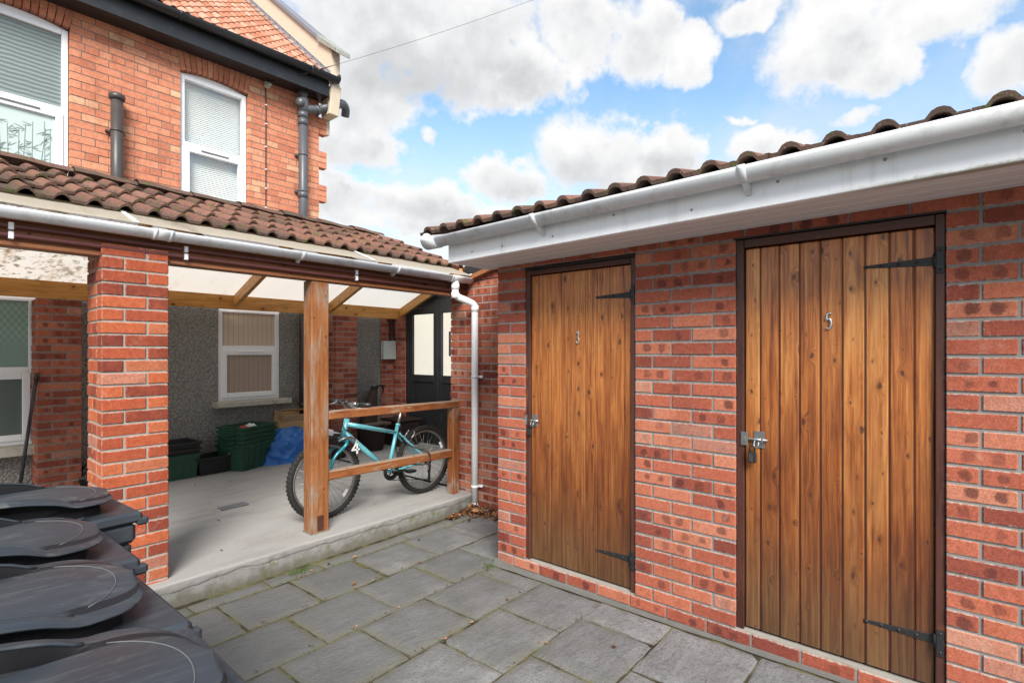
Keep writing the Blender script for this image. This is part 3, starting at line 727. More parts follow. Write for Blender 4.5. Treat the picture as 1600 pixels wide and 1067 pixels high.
# frames and doors
def door(y1, y0, zt, zb, boards, groove, number, latch, hinges, tag_lab, fr_top):
    f = MB(); xf = SX + .012
    lw, rw = .036, .033
    f.box(xf, xf + .07, y1 - lw, y1, zb, zt, 0, .003, None, 'z'); f.box(xf, xf + .07, y0, y0 + rw, zb, zt, 0, .003, None, 'z')
    f.box(xf, xf + .07, y0 + rw + .001, y1 - lw - .001, fr_top, zt - .001, 0, .003, None, 'y')
    f.box(SX + .0835, SX + .09, y0 - .03, y1 + .03, zb - .02, zt + .04, 0)
    f.build('door_frame', 'frame_brown', shed)
    c = MB(); c.box(SX - .003, SX + .012, y0 - .005, y1 + .01, zt + .002, zt + .010, 0); c.build('head_flashing', 'iron_black', shed)
    d = MB()
    for a, b2 in zip(boards[:-1], boards[1:]):
        rn = (R.random(), R.random(), R.random())
        yy0, yy1 = b2 + groove / 2, a - groove / 2
        x0, x1 = SX + .032, SX + .054
        P = [(x0, yy1, zb + .012), (x0, yy0, zb + .012), (x1, yy0, zb + .012), (x1, yy1, zb + .012), (x0, yy1, fr_top - .006), (x0, yy0, fr_top - .006), (x1, yy0, fr_top - .006), (x1, yy1, fr_top - .006)]
        d.hexa(P, 0, rn, .0045 if groove > .004 else .0022, (Vector((x0, yy1, 0)), -Y, Z))
    d.box(SX + .0372, SX + .0535, boards[-1] + .003, boards[0] - .003, zb + .014, fr_top - .009, 1 if groove > .004 else 0, 0, (.5, .5, .1), 'z')
    leaf = d.build('door', ['door_pine', 'frame_brown'], shed); leaf['label'] = tag_lab
    # strap hinges
    for (yt, yp, zz) in hinges:
        s = MB(); xs = SX + .0285
        L = yt - yp - .02
        P = [(xs, yt, zz - .007), (xs, yp + .018, zz - .019), (xs + .005, yp + .018, zz - .019), (xs + .005, yt, zz - .007),
             (xs, yt, zz + .005), (xs, yp + .018, zz + .019), (xs + .005, yp + .018, zz + .019), (xs + .005, yt, zz + .005)]
        s.hexa(P, 0, (.5,) * 3, .001)
        s.box(SX + .006, SX + .0119, yp - .012, yp + .013, zz - .055, zz + .055, 0, .001)
        s.tube([(SX + .018, yp + .016, zz - .03), (SX + .018, yp + .016, zz + .03)], .009, 10)
        for q in (.2, .45, .7, .92): s.lathe((xs, yp + .03 + L * (q), zz - .001), -X, [(.007, 0), (.006, .002), (.001, .0035)], 10)
        for q in (-.04, .04): s.lathe((SX + .006, yp, zz + q), -X, [(.006, 0), (.001, .003)], 10)
        s.build('strap_hinge', 'iron_black', leaf)
    ny, nz, glyph = number
    s = MB(); pts = [Vector((SX + .026, ny - gx * .5, nz + gzv)) for gx, gzv in glyph]
    for st in (smooth_path(pts, 6),):
        s.tube(st, .0055, 8)
    s.build('door_number', 'chrome' if y0 < .5 else 'number_dull', leaf)
    # barrel bolt with staple
    ly, lz = latch; s = MB()
    s.lathe((SX + .031, ly - .012, lz), -X, [(.001, 0), (.026, 0), (.026, .003), (.001, .003)], 20)
    s.box(SX + .0275, SX + .031, ly - .038, ly + .012, lz - .042, lz + .042, 0, .001)
    s.tube([(SX + .018, ly + .075, lz + .002), (SX + .018, ly - .055, lz)], .0065, 10)
    s.box(SX + .004, SX + .0118, ly + .036, ly + .07, lz - .032, lz + .036, 0, .001)
    s.box(SX + .002, SX + .024, ly + .045, ly + .066, lz - .012, lz + .014, 0, .002)
    s.box(SX + .010, SX + .027, ly - .034, ly - .026, lz - .012, lz + .012, 0, .001)
    s.tube(smooth_path([(SX + .018, ly + .006, lz - .004), (SX + .010, ly + .008, lz - .03), (SX + .008, ly - .002, lz - .04), (SX + .010, ly - .012, lz - .03), (SX + .016, ly - .012, lz - .012)], 5), .0042, 8)
    s.build('bolt', 'steel_dull', leaf)
    return leaf
g5 = [(.042, .074), (.014, .074), (.004, .046), (.018, .050), (.034, .046), (.043, .030), (.038, .013), (.022, .004), (.0, .007)]
g3 = [(.002, .062), (.012, .073), (.028, .072), (.034, .058), (.030, .045), (.018, .040), (.033, .033), (.037, .018), (.028, .004), (.012, .002), (.0, .012)]
b3 = [2.200, 2.134, 2.038, 1.953, 1.862, 1.768, 1.680, 1.590, 1.497, 1.4405]
b5 = [.803, .729, .641, .551, .463, .374, .286, .197, .109, .0375]
door(2.2355, 1.4085, 2.062, .074, b3, .0025, (1.83, 1.555, g3), (2.185, 1.03), [(1.69, 1.425, 1.842), (1.69, 1.425, .262)], 'narrow grooved plank door numbered 3', 2.028)
door(.8385, .0055, 2.078, .074, b5, .0062, (.438, 1.606, g5), (.745, 1.055), [(.29, .022, 1.884), (.29, .022, .285)], 'wide grooved plank door numbered 5 with shiny varnish', 2.036)
# padlocks
def padlock(y, z, lab, sc_, dials):
    t = thing('padlock', lab, 'padlock', (SX + .0, y, z), 'padlocks on the shed doors')
    s = MB(); s.box(SX - .012, SX + .008, y - .019 * sc_, y + .019 * sc_, z - .052 * sc_, z, 0, .003)
    s.build('lock_body', 'black_plastic', t)
    s = MB(); r = .012 * sc_
    s.tube([(SX - .001, y + r, z - .006), (SX - .001, y + r, z + .02)] + [(SX - .001, y + r * math.cos(a * PI / 8), z + .022 + r * math.sin(a * PI / 8)) for a in range(9)] + [(SX - .001, y - r, z + .02), (SX - .001, y - r, z - .006)], .0035, 8)
    s.build('shackle', 'iron_black', t)
    if dials:
        s = MB()
        for k in range(4): s.box(SX - .0155, SX - .0122, y - .004, y + .013, z - .047 + k * .0105, z - .039 + k * .0105, 0, .001)
        s.build('number_dial', 'chrome', t)
padlock(.758, .992, 'black combination padlock hanging from the bolt of door 5', 1.0, True)
padlock(2.192, .972, 'small grey-black padlock hanging from the bolt of door 3', .75, False)
# eaves: soffit boards, fascia, gutter
def ez(y): return 2.144 - .0125 * y
XF = 2.42; YE = 2.585; YN = -1.4
def sl_box(mb, x0, x1, y0, y1, za, zb, mi=0, c=0):
    P = [(x0, y0, ez(y0) + za), (x1, y0, ez(y0) + za), (x1, y1, ez(y1) + za), (x0, y1, ez(y1) + za), (x0, y0, ez(y0) + zb), (x1, y0, ez(y0) + zb), (x1, y1, ez(y1) + zb), (x0, y1, ez(y1) + zb)]
    mb.hexa(P, mi, (.5,) * 3, c)
s = MB()
xs = [XF + .018, XF + .115, XF + .215, XF + .315, SX + .05]
for a, b2 in zip(xs[:-1], xs[1:]): sl_box(s, a + .003, b2 - .003, YN, YE - .02, -.006, .004, 0, .002)
for a in xs[1:-1]:
    sl_box(s, a - .0028, a + .0028, YN, YE - .02, -.003, .003, 1)
s.build('soffit', ['soffit_grey', 'white_plastic'], shed)
s = MB(); sl_box(s, XF - .012, XF + .012, YN, YE, -.012, .135, 0, .003); sl_box(s, XF - .004, XF + .03, YN, YE - .004, -.0125, -.004, 0, .002)
sl_box(s, XF + .0125, SX + .02, YE - .014, YE, -.008, .134, 0, .002)
for yy in (2.36, 2.1, 1.72, 1.33, .92, .55, .18, -.2):
    s.lathe((XF - .012, yy, ez(yy) + .035 + .05 * (int(yy * 7) % 2)), -X, [(.007, 0), (.006, .002), (.001, .003)], 10, 1)
s.build('fascia', ['fascia_white', 'steel_dull'], shed)
s = MB(); gzr = lambda y: ez(y) + .148
s.halfpipe((XF - .072, YE + .14, gzr(YE)), (XF - .072, YN, gzr(YN)), .058, .004, X)
s.halfpipe((XF - .072, YE + .145, gzr(YE) + .002), (XF - .072, YE + .02, gzr(YE) + .002), .063, .006, X)
s.lathe((XF - .072, YE + .1405, gzr(YE)), Y, [(.001, 0), (.052, 0), (.052, .003), (.001, .003)], 24)
gt = s.build('gutter', 'gutter_white', shed)
for yy in (1.78, .665, -.45):
    s = MB(); s.halfpipe((XF - .072, yy + .016, gzr(yy) + .003), (XF - .072, yy - .016, gzr(yy) + .003), .064, .005, X)
    P = [(XF - .085, yy + .01, gzr(yy) - .062), (XF - .085, yy - .01, gzr(yy) - .062), (XF - .013, yy - .01, gzr(yy) - .05), (XF - .013, yy + .01, gzr(yy) - .05)]
    s.hexa([(XF - .03, yy + .012, gzr(yy) - .10), (XF - .03, yy - .012, gzr(yy) - .10), (XF - .0125, yy - .012, gzr(yy) - .10), (XF - .0125, yy + .012, gzr(yy) - .10)] + P[:2] + P[2:], 0, (.5,) * 3, .002)
    s.build('gutter_bracket', 'gutter_white', gt)
s = MB()
tile_roof(s, -1.35, YE + .03, 2.372, 2.318, .27, 7, .34, .322, roman(2, .032, .24), .020, .014, axis='y')
s.hexa([(2.43, YN, 2.28), (4.5, YN, 2.84), (4.5, YE - .02, 2.84), (2.43, YE - .02, 2.28), (2.43, YN, 2.30), (4.5, YN, 2.86), (4.5, YE - .02, 2.86), (2.43, YE - .02, 2.30)], 0)
s.build('roof', 'tile_brown', shed)

# ================================================================== END WALL of the yard
ew = MB(); EX = 3.71
for k in range(30):
    z0 = -.02 + k * .0745
    if z0 + .07 > 2.235: break
    course(ew, (EX, 3.947, 0), -Y, -X, 0, 1.3, z0, .0745, .227, .227 if k % 2 else .1135, .09, 0)
    course(ew, (EX + .09, 3.947, 0), X, Y, .01, .22, z0, .0745, .227, .227 if k % 2 else .1135, .05, 0)
for k in range(3):
    z0 = -.02 + (30 + k) * .0745
    course(ew, (EX, 3.947, 0), -Y, -X, .32 + k * .2, 1.3, z0, .0745, .227, .227 if k % 2 else .1135, .09, 0)
ew.box(EX + .006, EX + .2, 2.5, 3.93, -.12, 2.2, 1)
ew.build('brick_wall', ['brick_red', 'mortar_pale'])
ewo = bpy.data.objects['brick_wall']; tag(ewo, 'narrow red brick end wall behind the white downpipe, beside the shed', 'wall')
s = MB(); a, b2 = Vector((3.69, 3.675, 2.20)), Vector((3.69, 3.24, 2.305)); dd = (b2 - a).normalized()
s.obox((a + b2) / 2 + Vector((.02, 0, .022)), dd, X, dd.cross(X), (b2 - a).length / 2, .055, .022, 0, .003, None, 'x')
s.build('raking_board', 'lintel_stain', ewo)

# ================================================================== VERANDA
ver = thing('veranda', 'open lean-to veranda with brown tiles, translucent sheets and a timber beam', 'veranda', (2.2, 3.7, .1))
PF = 3.68
# brick pillar at the front
def pillar(x0, x1, y0, depth, z0, rows, h, name, mat, mort, phase=0):
    p = MB()
    for k in range(rows):
        z = z0 + k * h; L = .215 + .01; H = .1025 + .01; A = (k + phase) % 2
        course(p, (x0, y0, 0), X, -Y, 0, x1 - x0, z, h, L, (L if A else H), .1, 0)
        course(p, (x0, y0 + .11, 0), Y, -X, 0, depth - .11, z, h, L, (H if A else L), .1, 0)
        course(p, (x1, y0 + .11, 0), Y, X, 0, depth - .11, z, h, L, (H if A else L), .1, 0)
    p.box(x0 + .006, x1 - .006, y0 + .006, y0 + depth, z0 - .05, z0 + rows * h - .012, 1)
    return p.build(name, [mat, mort], ver)
pillar(.756, 1.0885, PF, .335, -.03, 29, .0745, 'brick_pillar', 'brick_pier', 'mortar_pale', 1)
pillar(.866, 1.199, 6.60, .30, .1, 26, .0738, 'brick_pillar', 'brick_red', 'mortar_grey', 1)
pillar(4.01, 4.344, 6.60, .30, .1, 26, .0738, 'brick_pillar', 'brick_red', 'mortar_pale', 0)
s = MB(); s.box(2.05, 2.195, 3.72, 3.845, .1, 2.05, 0, .006, None, 'z')
# plugged mortice near the post foot
po = s.build('timber_post', 'post_weathered', ver)
s = MB(); s.box(2.095, 2.15, 3.7185, 3.7225, .115, .235, 0, .001, None, 'z'); s.build('repair_plate', 'frame_brown', po)
s = MB(); s.box(2.045, 2.2, 3.715, 3.85, .098, .110, 0); s.build('post_foot', 'grey_wood', po)
# front lintel
s = MB(); s.box(-2.6, 3.708, 3.722, 3.80, 2.055, 2.205, 0, .004, None, 'x')
s.box(-2.6, 3.708, 3.708, 3.7215, 2.05, 2.075, 0, .002, None, 'x'); s.box(-2.6, 3.708, 3.69, 3.7215, 2.178, 2.21, 0, .002, None, 'x')
s.build('front_beam', 'lintel_stain', ver)
s = MB(); s.box(-2.6, 3.708, 3.803, 3.90, 2.062, 2.17, 0, .003, None, 'x'); s.build('inner_beam', 'grey_wood', ver)
s = MB(); s.box(-2.6, 5.16, 6.60, 6.645, 2.015, 2.183, 0, .003, None, 'x'); s.build('rear_beam', 'beam_pine', ver)
SL = .383
for xr in (-1.15, .12, 1.40, 2.655, 3.91, 5.13):
    s = MB()
    a, b2 = Vector((xr, 6.598, 2.115)), Vector((xr, 5.23, 2.115 + SL * 1.368))
    dd = (b2 - a).normalized(); s.obox((a + b2) / 2, dd, X, dd.cross(X), (b2 - a).length / 2, .024, .062, 0, .002, None, 'x')
    s.build('rafter', 'beam_pine', ver)
for xr in (-1.15, .12, 1.40, 2.655):
    s = MB(); a, b2 = Vector((xr, 3.90, 2.215)), Vector((xr, 5.17, 2.215 + SL * 1.27)); dd = (b2 - a).normalized()
    s.obox((a + b2) / 2, dd, X, dd.cross(X), (b2 - a).length / 2, .024, .05, 0, .002, None, 'x'); s.build('rafter', 'beam_pine', ver)
# translucent sheets
s = MB(); fr = lambda y: 2.25 + SL * (y - 3.6)
def sheet(mb, x0, x1, y0, y1, f, t=.004, nx=24):
    mb.grid(lambda i, j: (x0 + (x1 - x0) * i, y0 + (y1 - y0) * j, f(y0 + (y1 - y0) * j) + .002 * math.sin(9 * (x0 + (x1 - x0) * i))), nx, 4)
for a, b2 in ((-2.6, .9), (.905, 2.52), (2.525, 3.69)): sheet(s, a, b2, 3.585, 3.98, fr)
s.build('front_sheet', 'front_sheet', ver)
s = MB()
for xx in (.9, 2.522):
    s = MB()
    P0, P1 = Vector((xx, 3.585, fr(3.585) + .007)), Vector((xx, 3.97, fr(3.97) + .007)); dd = (P1 - P0).normalized()
    s.obox((P0 + P1) / 2, dd, X, dd.cross(X), (P1 - P0).length / 2, .011, .003)
    s.build('glazing_bar', 'white_plastic', ver)
rr = lambda y: 2.19 + SL * (6.6 - y)
s = MB()
for a, b2 in ((-2.6, .12), (.13, 1.4), (1.41, 2.655), (2.665, 3.91), (3.92, 5.2)): sheet(s, a, b2, 6.86, 5.21, rr)
s.build('rear_sheet', 'roof_sheet', ver)
# tiles, ridge strip
s = MB()
tile_roof(s, -1.56, 3.66, 3.86, fr(3.86) - .004, SL, 4, .345, .30, roman(2, .035, .22), .017, .030)
s.grid(lambda i, j: (-1.5 + 5.2 * i, 3.95 + 1.25 * j, fr(3.95 + 1.25 * j) - .02), 2, 2)
tl = s.build('tiled_roof', 'tile_brown', ver)
s = MB()
for k in range(13):
    x0 = -1.55 + k * .405 
    if x0 > 3.5: break
    rn = (R.random(), R.random(), R.random()); dz = R.uniform(-.004, .004)
    s.grid(lambda i, j: (x0 + .40 * i, 5.20 + .135 * math.sin((j - .5) * PI * .93), fr(5.20) + .008 + dz - .012 * (i > .5) + .062 * math.cos((j - .5) * PI * .93)), 3, 10, 0, rn)
s.build('ridge_tile', 'tile_brown', tl)
# verge at the far end of the tiles
s = MB(); a, b2 = Vector((3.675, 3.80, fr(3.80))), Vector((3.675, 5.2, fr(5.2))); dd = (b2 - a).normalized()
s.obox((a + b2) / 2, dd, X, dd.cross(X), (b2 - a).length / 2, .012, .04, 0, .002, None, 'x'); s.build('verge_board', 'frame_brown', ver)
# gutter with union and brackets
GY, GZ = 3.632, 2.228
s = MB(); s.halfpipe((-2.6, GY, GZ), (3.685, GY, GZ), .052, .004, Y)
s.lathe((3.6855, GY, GZ), X, [(.001, 0), (.05, 0), (.05, .003), (.001, .003)], 24)
vg = s.build('gutter', 'gutter_white', ver)
for grp in (((.985, 1.09, .057), (.99, 1.005, .060), (1.07, 1.085, .060)), ((3.40, 3.58, .057), (3.40, 3.415, .06))):
    s = MB()
    for a, b2, rr_ in grp: s.halfpipe((a, GY, GZ + .002), (b2, GY, GZ + .002), rr_, .005, Y)
    s.build('gutter_union', 'gutter_white', vg)
for xx in (-.6, 1.92, 2.78):
    s = MB(); s.halfpipe((xx - .014, GY, GZ + .002), (xx + .014, GY, GZ + .002), .0565, .004, Y)
    s.hexa([(xx - .012, 3.69, GZ - .075), (xx + .012, 3.69, GZ - .075), (xx + .012, 3.708, GZ - .075), (xx - .012, 3.708, GZ - .075), (xx - .012, GY + .02, GZ - .045), (xx + .012, GY + .02, GZ - .045), (xx + .012, 3.7075, GZ - .02), (xx - .012, 3.7075, GZ - .02)], 0, (.5,) * 3, .001)
    s.build('gutter_bracket', 'gutter_white', vg)
for zz in (2.148, 2.100):
    s = MB(); s.tube([(-2.6, 3.692, zz), (.6, 3.692, zz + .002), (2.0, 3.692, zz - .001), (3.70, 3.692, zz)], .0135, 12); s.build('conduit', 'conduit_brown', ver)
for xx in (.385, 1.185, 2.42, 3.52):
    for zz in (2.148, 2.100):
        s = MB(); s.box(xx - .011, xx + .011, 3.674, 3.7075, zz - .019, zz + .019, 0, .003); s.build('conduit_clip', 'white_plastic', ver)
# downpipe
dp = thing('downpipe', 'white plastic downpipe with a swan-neck bend against the brick end wall', 'downpipe', (3.66, 3.54, -.03))
s = MB(); path = smooth_path([(3.475, GY, GZ - .04), (3.475, GY, 2.09), (3.478, GY - .002, 2.055), (3.51, GY - .02, 2.025), (3.60, GY - .07, 1.985), (3.645, 3.545, 1.955), (3.652, 3.54, 1.90)], 6)
s.tube(path + [Vector((3.652, 3.54, 1.2)), Vector((3.652, 3.54, .0))], .034, 18)
for p, r in (((3.475, GY, 2.16), .040), ((3.475, GY, 2.075), .0385)): s.lathe(p, -Z, [(.034, 0), (r, .001), (r, .055), (.034, .056)], 18)
s.lathe((3.652, 3.54, 1.955), -Z, [(.034, 0), (.0385, .001), (.0385, .06), (.034, .061)], 18)
s.tube(smooth_path([(3.652, 3.54, .03), (3.652, 3.538, -.01), (3.64, 3.525, -.03)], 4), .035, 18)
s.build('pipe', 'white_plastic', dp)
for zz in (1.27, .20):
    s = MB(); s.lathe((3.652, 3.54, zz), -Z, [(.034, 0), (.0375, .0005), (.0375, .024), (.034, .0245)], 18); s.box(3.68, 3.709, 3.492, 3.588, zz - .022, zz - .003, 0, .003)
    s.lathe((3.70, 3.492, zz - .012), -X, [(.015, 0), (.015, .012), (.001, .014)], 12)
    s.build('pipe_bracket', 'white_plastic', dp)
# timber rail between post and end wall
rl = thing('timber_railing', 'weathered timber railing with two rails in front of the turquoise bicycle', 'railing', (2.8, 3.74, .1))
s = MB(); s.hexa([(2.196, 3.715, .968), (3.62, 3.715, .952), (3.62, 3.785, .952), (2.196, 3.785, .968), (2.196, 3.715, 1.034), (3.62, 3.715, 1.016), (3.62, 3.785, 1.018), (2.196, 3.785, 1.036)], 0, (.3, .4, .5), .005, (Vector((2.2, 3.7, 1)), Vector((0, 1, .7)), X)); s.build('rail', 'rail_weathered', rl)
s = MB(); s.hexa([(2.196, 3.735, .488), (3.55, 3.735, .466), (3.55, 3.80, .466), (2.196, 3.80, .488), (2.196, 3.735, .558), (3.55, 3.735, .540), (3.55, 3.80, .542), (2.196, 3.80, .560)], 0, (.7, .2, .4), .005, (Vector((2.2, 3.7, 1)), Vector((0, 1, .7)), X)); s.build('rail', 'rail_weathered', rl)
s = MB(); s.box(3.535, 3.615, 3.722, 3.81, .1, .951, 0, .004, None, 'z'); s.build('rail_post', 'rail_weathered', rl)

# ================================================================== HOUSE
house = thing('brick_house', 'orange brick two-storey house with white windows and black gutter', 'house', (2, 6.9, 0))
HY = 6.90; hh = .0805
hw = MB()
def tooth(z): return 4.035 if int((z - 2.7) / (hh * 3)) % 2 == 0 else 3.915
ops = [(.38, 1.157, 2.9, 4.80), (2.163, 2.928, 2.9, 4.80)]
for k in range(31):
    z = 2.7 + k * hh
    segs = [(-.7, tooth(z + .01))]
    for (a, b2, z0, z1) in ops:
        if z < 5.07 and z + hh > z0:
            if z + hh * .5 > z1: e = max(.004, .004 + (z + hh * .3 - z1 - .02) * .2)
            else: e = 0
            segs = [q for (p, r) in segs for q in ((p, min(r, a - e)), (max(p, b2 + e), r)) if q[1] - q[0] > .03]
    for (p, r) in segs:
        if r - p < .03: continue
        hd = k % 7 == 3
        ph = (k * .115) % .23 if not hd else .03
        # bond kept continuous across the openings
        n0 = math.ceil((p + .7 - ph) / (.115 if hd else .23) - 1e-6)
        first = n0 * (.115 if hd else .23) + ph - (p + .7)
        if first < .035: first += (.115 if hd else .23)
        course(hw, (0, HY, 0), X, -Y, p, r, z, hh, .115 if hd else .23, first, .1, 0, .006, .003)
# gauged arches over the windows
for (a, b2, z0, z1) in ops:
    n = 13; wd = b2 - a
    zi = lambda t: z1 + .022 + .045 * (1 - (2 * t - 1) ** 2)
    for k in range(n):
        t0, t1 = k / n + .004, (k + 1) / n - .004
        sk = lambda t: (t - .5) * .10
        xa, xb = a + wd * t0, a + wd * t1
        H = .225
        rn = (R.random() * .8 + .1, R.random(), R.random())
        d = R.uniform(-.0015, .0015)
        P = []
        for yy_, top in ((0, 0), (0, 1)):
            pass
        bl_, br_ = (xa, zi(t0)), (xb, zi(t1)); tl_, tr_ = (xa + sk(t0), zi(t0) + H), (xb + sk(t1), zi(t1) + H)
        P = [(bl_[0], HY - d, bl_[1]), (br_[0], HY - d, br_[1]), (br_[0], HY + .1, br_[1]), (bl_[0], HY + .1, bl_[1]), (tl_[0], HY - d, tl_[1]), (tr_[0], HY - d, tr_[1]), (tr_[0], HY + .1, tr_[1]), (tl_[0], HY + .1, tl_[1])]
        hw.hexa(P, 0, rn, .003, (Vector(P[0]), Z, X))
xs_ = [-.7, .38, 1.157, 2.163, 2.928, 3.91]
for a, b2 in ((-.7, .38), (1.157, 2.163), (2.928, 3.91)): hw.box(a + (.002 if a > -.6 else 0), b2 - .002, HY + .004, HY + .25, 2.6, 5.2, 1)
for (a, b2, z0, z1) in ops:
    hw.box(a - .0015, b2 + .0015, HY + .004, HY + .25, 4.945, 5.2, 1)
    hw.box(a - .0015, b2 + .0015, HY + .12, HY + .25, 4.80, 4.9445, 1)
hw.box(3.9105, 3.913, HY + .1005, HY + .25, 2.6, 5.2, 1)
hw.box(-.7, 3.91, HY + .26, HY + .3, 2.5, 5.3, 1)
hw.build('wall', ['brick_orange', 'mortar_dark'], house)
# grey rendered ground floor
s = MB(); TW = HY
def rwall(x0, x1, z0, z1): s.box(x0, x1, TW, TW + .2, z0, z1)
rwall(-2.6, -.2, .05, 2.62); rwall(-.199, .902, .05, .56); rwall(-.199, .902, 2.06, 2.62)
rwall(.9025, 2.572, .05, 2.62); rwall(2.5725, 3.342, .05, .845); rwall(2.5725, 3.342, 2.06, 2.62); rwall(3.3425, 5.35, .05, 2.62)
s.build('rendered_wall', 'pebble_dash', house)
# side return and brick pilaster by the glazed door
s = MB()
brickwork(s, (4.965, HY - .02, 0), X, -Y, 0, .235, .1, 28, .075, .225, .018, 0)
brickwork(s, (5.20, HY - .02, 0), -Y, -X, .0, .31, .1, 28, .075, .225, .08, 0)
s.box(4.97, 5.195, HY - .014, HY - .001, .05, 2.2, 1); s.box(5.206, 5.30, 6.58, HY - .02, .05, 2.2, 1)
s.build('brick_pilaster', ['brick_red', 'mortar_grey'], house)
def window(x0, x1, z0, z1, zt, y, mats, blind=None, pats=None, sill=None, opener=True):
    f = MB(); t = .052; y0, y1 = y, y + .065
    f.box(x0, x0 + t, y0, y1, z0, z1, 0, .004); f.box(x1 - t, x1, y0, y1, z0, z1, 0, .004)
    f.box(x0 + t + .0005, x1 - t - .0005, y0, y1, z1 - t, z1, 0, .004); f.box(x0 + t + .0005, x1 - t - .0005, y0, y1, z0, z0 + t, 0, .004)
    f.box(x0 + t + .0005, x1 - t - .0005, y0, y1, zt - .035, zt + .035, 0, .004)
    fo = f.build('window', 'window_white', house)
    b0, b1, c0, c1 = z0 + t, zt - .035, x0 + t, x1 - t
    if opener:
        q = .048; g2 = MB(); yy = y - .018
        g2.box(c0 - .012, c0 + q, yy, y + .03, b0 - .012, b1 + .012, 0, .005); g2.box(c1 - q, c1 + .012, yy, y + .03, b0 - .012, b1 + .012, 0, .005)
        g2.box(c0 + q + .0005, c1 - q - .0005, yy, y + .03, b0 - .012, b0 + q, 0, .005); g2.box(c0 + q + .0005, c1 - q - .0005, yy, y + .03, b1 - q, b1 + .012, 0, .005)
        g2.build('sash', 'window_white', fo)
        b0 += q; b1 -= q; c0 += q; c1 -= q
        v = MB(); v.box(x0 + .22, x1 - .22, yy - .014, yy - .0005, zt - .046, zt - .030, 0, .003); v.build('trickle_vent', 'white_plastic' if z0 < 2 else 'lead_grey', fo)
    for (pa, pb, qa, qb, mt, yo) in ((x0 + t, x1 - t, zt + .035, z1 - t, mats[0], .03), (c0, c1, b0, b1, mats[1], .012)):
        p = MB(); p.grid(lambda i, j: (pa - .004 + (pb - pa + .008) * i, y + yo, qa - .004 + (qb - qa + .008) * j), 1, 1); p.build('pane', mt, fo)
    if blind:
        p = MB()
        if blind == 'slats':
            z = z0 + .07
            while z < z1 - .05:
                p.grid(lambda i, j: (x0 + .05 + (x1 - x0 - .1) * i, y + .09 + .014 * j, z + .0245 * j), 1, 1); z += .0235
        p.box(x0 + .03, x1 - .03, y + .115, y + .12, z0 + .03, z1 - .03)
        p.build('blind', 'blind_white', fo)
    if sill:
        p = MB(); p.box(x0 - .075, x1 + .10, y - .16, y + .02, sill[0], sill[1], 0, .006); p.build('window_sill', 'sill_stone', fo)
    return fo
wf = window(2.168, 2.924, 2.95, 4.80, 3.975, HY + .045, ('glass', 'glass'), 'slats')
s = MB(); s.grid(lambda i, j: (2.166 + .76 * i, HY + .075, 4.797 + j * (.018 + .045 * (1 - (2 * i - 1) ** 2))), 16, 1); s.build('arch_infill', 'window_white', wf)
wl = window(.384, 1.152, 2.95, 4.80, 3.965, HY + .045, ('reeded_glass', 'frost_green'))
s = MB(); s.grid(lambda i, j: (.381 + .775 * i, HY + .075, 4.797 + j * (.018 + .045 * (1 - (2 * i - 1) ** 2))), 16, 1); s.build('arch_infill', 'window_white', wl)
# bamboo pattern film on the lower frosted pane
s = MB(); yb = HY + .045 + .0095
rb = random.Random(11)
def leafq(x, z, a, L, wd):
    dx, dz = math.cos(a), math.sin(a); nx, nz = -dz, dx; cv = rb.uniform(-.3, .3) * L
    pts = []
    for t, q in ((0, 0), (.35, wd), (.7, wd * .8), (1, 0)): pts.append((x + dx * L * t + nx * cv * t * t + nx * q, z + dz * L * t + nz * cv * t * t + nz * q))
    for t, q in ((.7, -wd * .6), (.35, -wd * .8)): pts.append((x + dx * L * t + nx * cv * t * t + nx * q, z + dz * L * t + nz * cv * t * t + nz * q))
    s.face(tuple(s.vert((px, yb, pz)) for px, pz in pts))
x0b, x1b, z0b, z1b = .49, 1.045, 3.22, 3.86
for k in range(11):
    x = x0b + .03 + (x1b - x0b - .06) * k / 10 + rb.uniform(-.015, .015); za, zb = z0b + .02, z1b - rb.uniform(.02, .18); ln = rb.uniform(-.03, .05)
    xe = min(max(x + ln, x0b + .01), x1b - .01)
    s.tube([(x, yb, za), ((x + xe) / 2, yb, (za + zb) / 2), (xe, yb, zb)], .0022, 4)
    for q in range(7):
        t = rb.random(); px, pz = x + (xe - x) * t, za + (zb - za) * t
        a0 = rb.choice((rb.uniform(-1.2, .7), rb.uniform(2.4, 4.3)))
        for e in range(rb.randint(1, 3)):
            a = a0 + e * .6; L = rb.uniform(.045, .095)
            ex, ezz = px + math.cos(a) * L, pz + math.sin(a) * L
            if x0b + .01 < ex < x1b - .01 and z0b < ezz < z1b - .01: leafq(px, pz, a, L, .0034)
s.build('bamboo_film', 'film_grey', wl)
wg = window(2.574, 3.341, .885, 2.05, 1.545, HY + .012, ('blind_glass', 'blind_glass_dark'), None, None, (.818, .884))
wp = window(-.19, .90, .60, 2.05, 1.32, HY + .012, ('lattice_glass', 'frost_dark'), None, None, (.51, .599))
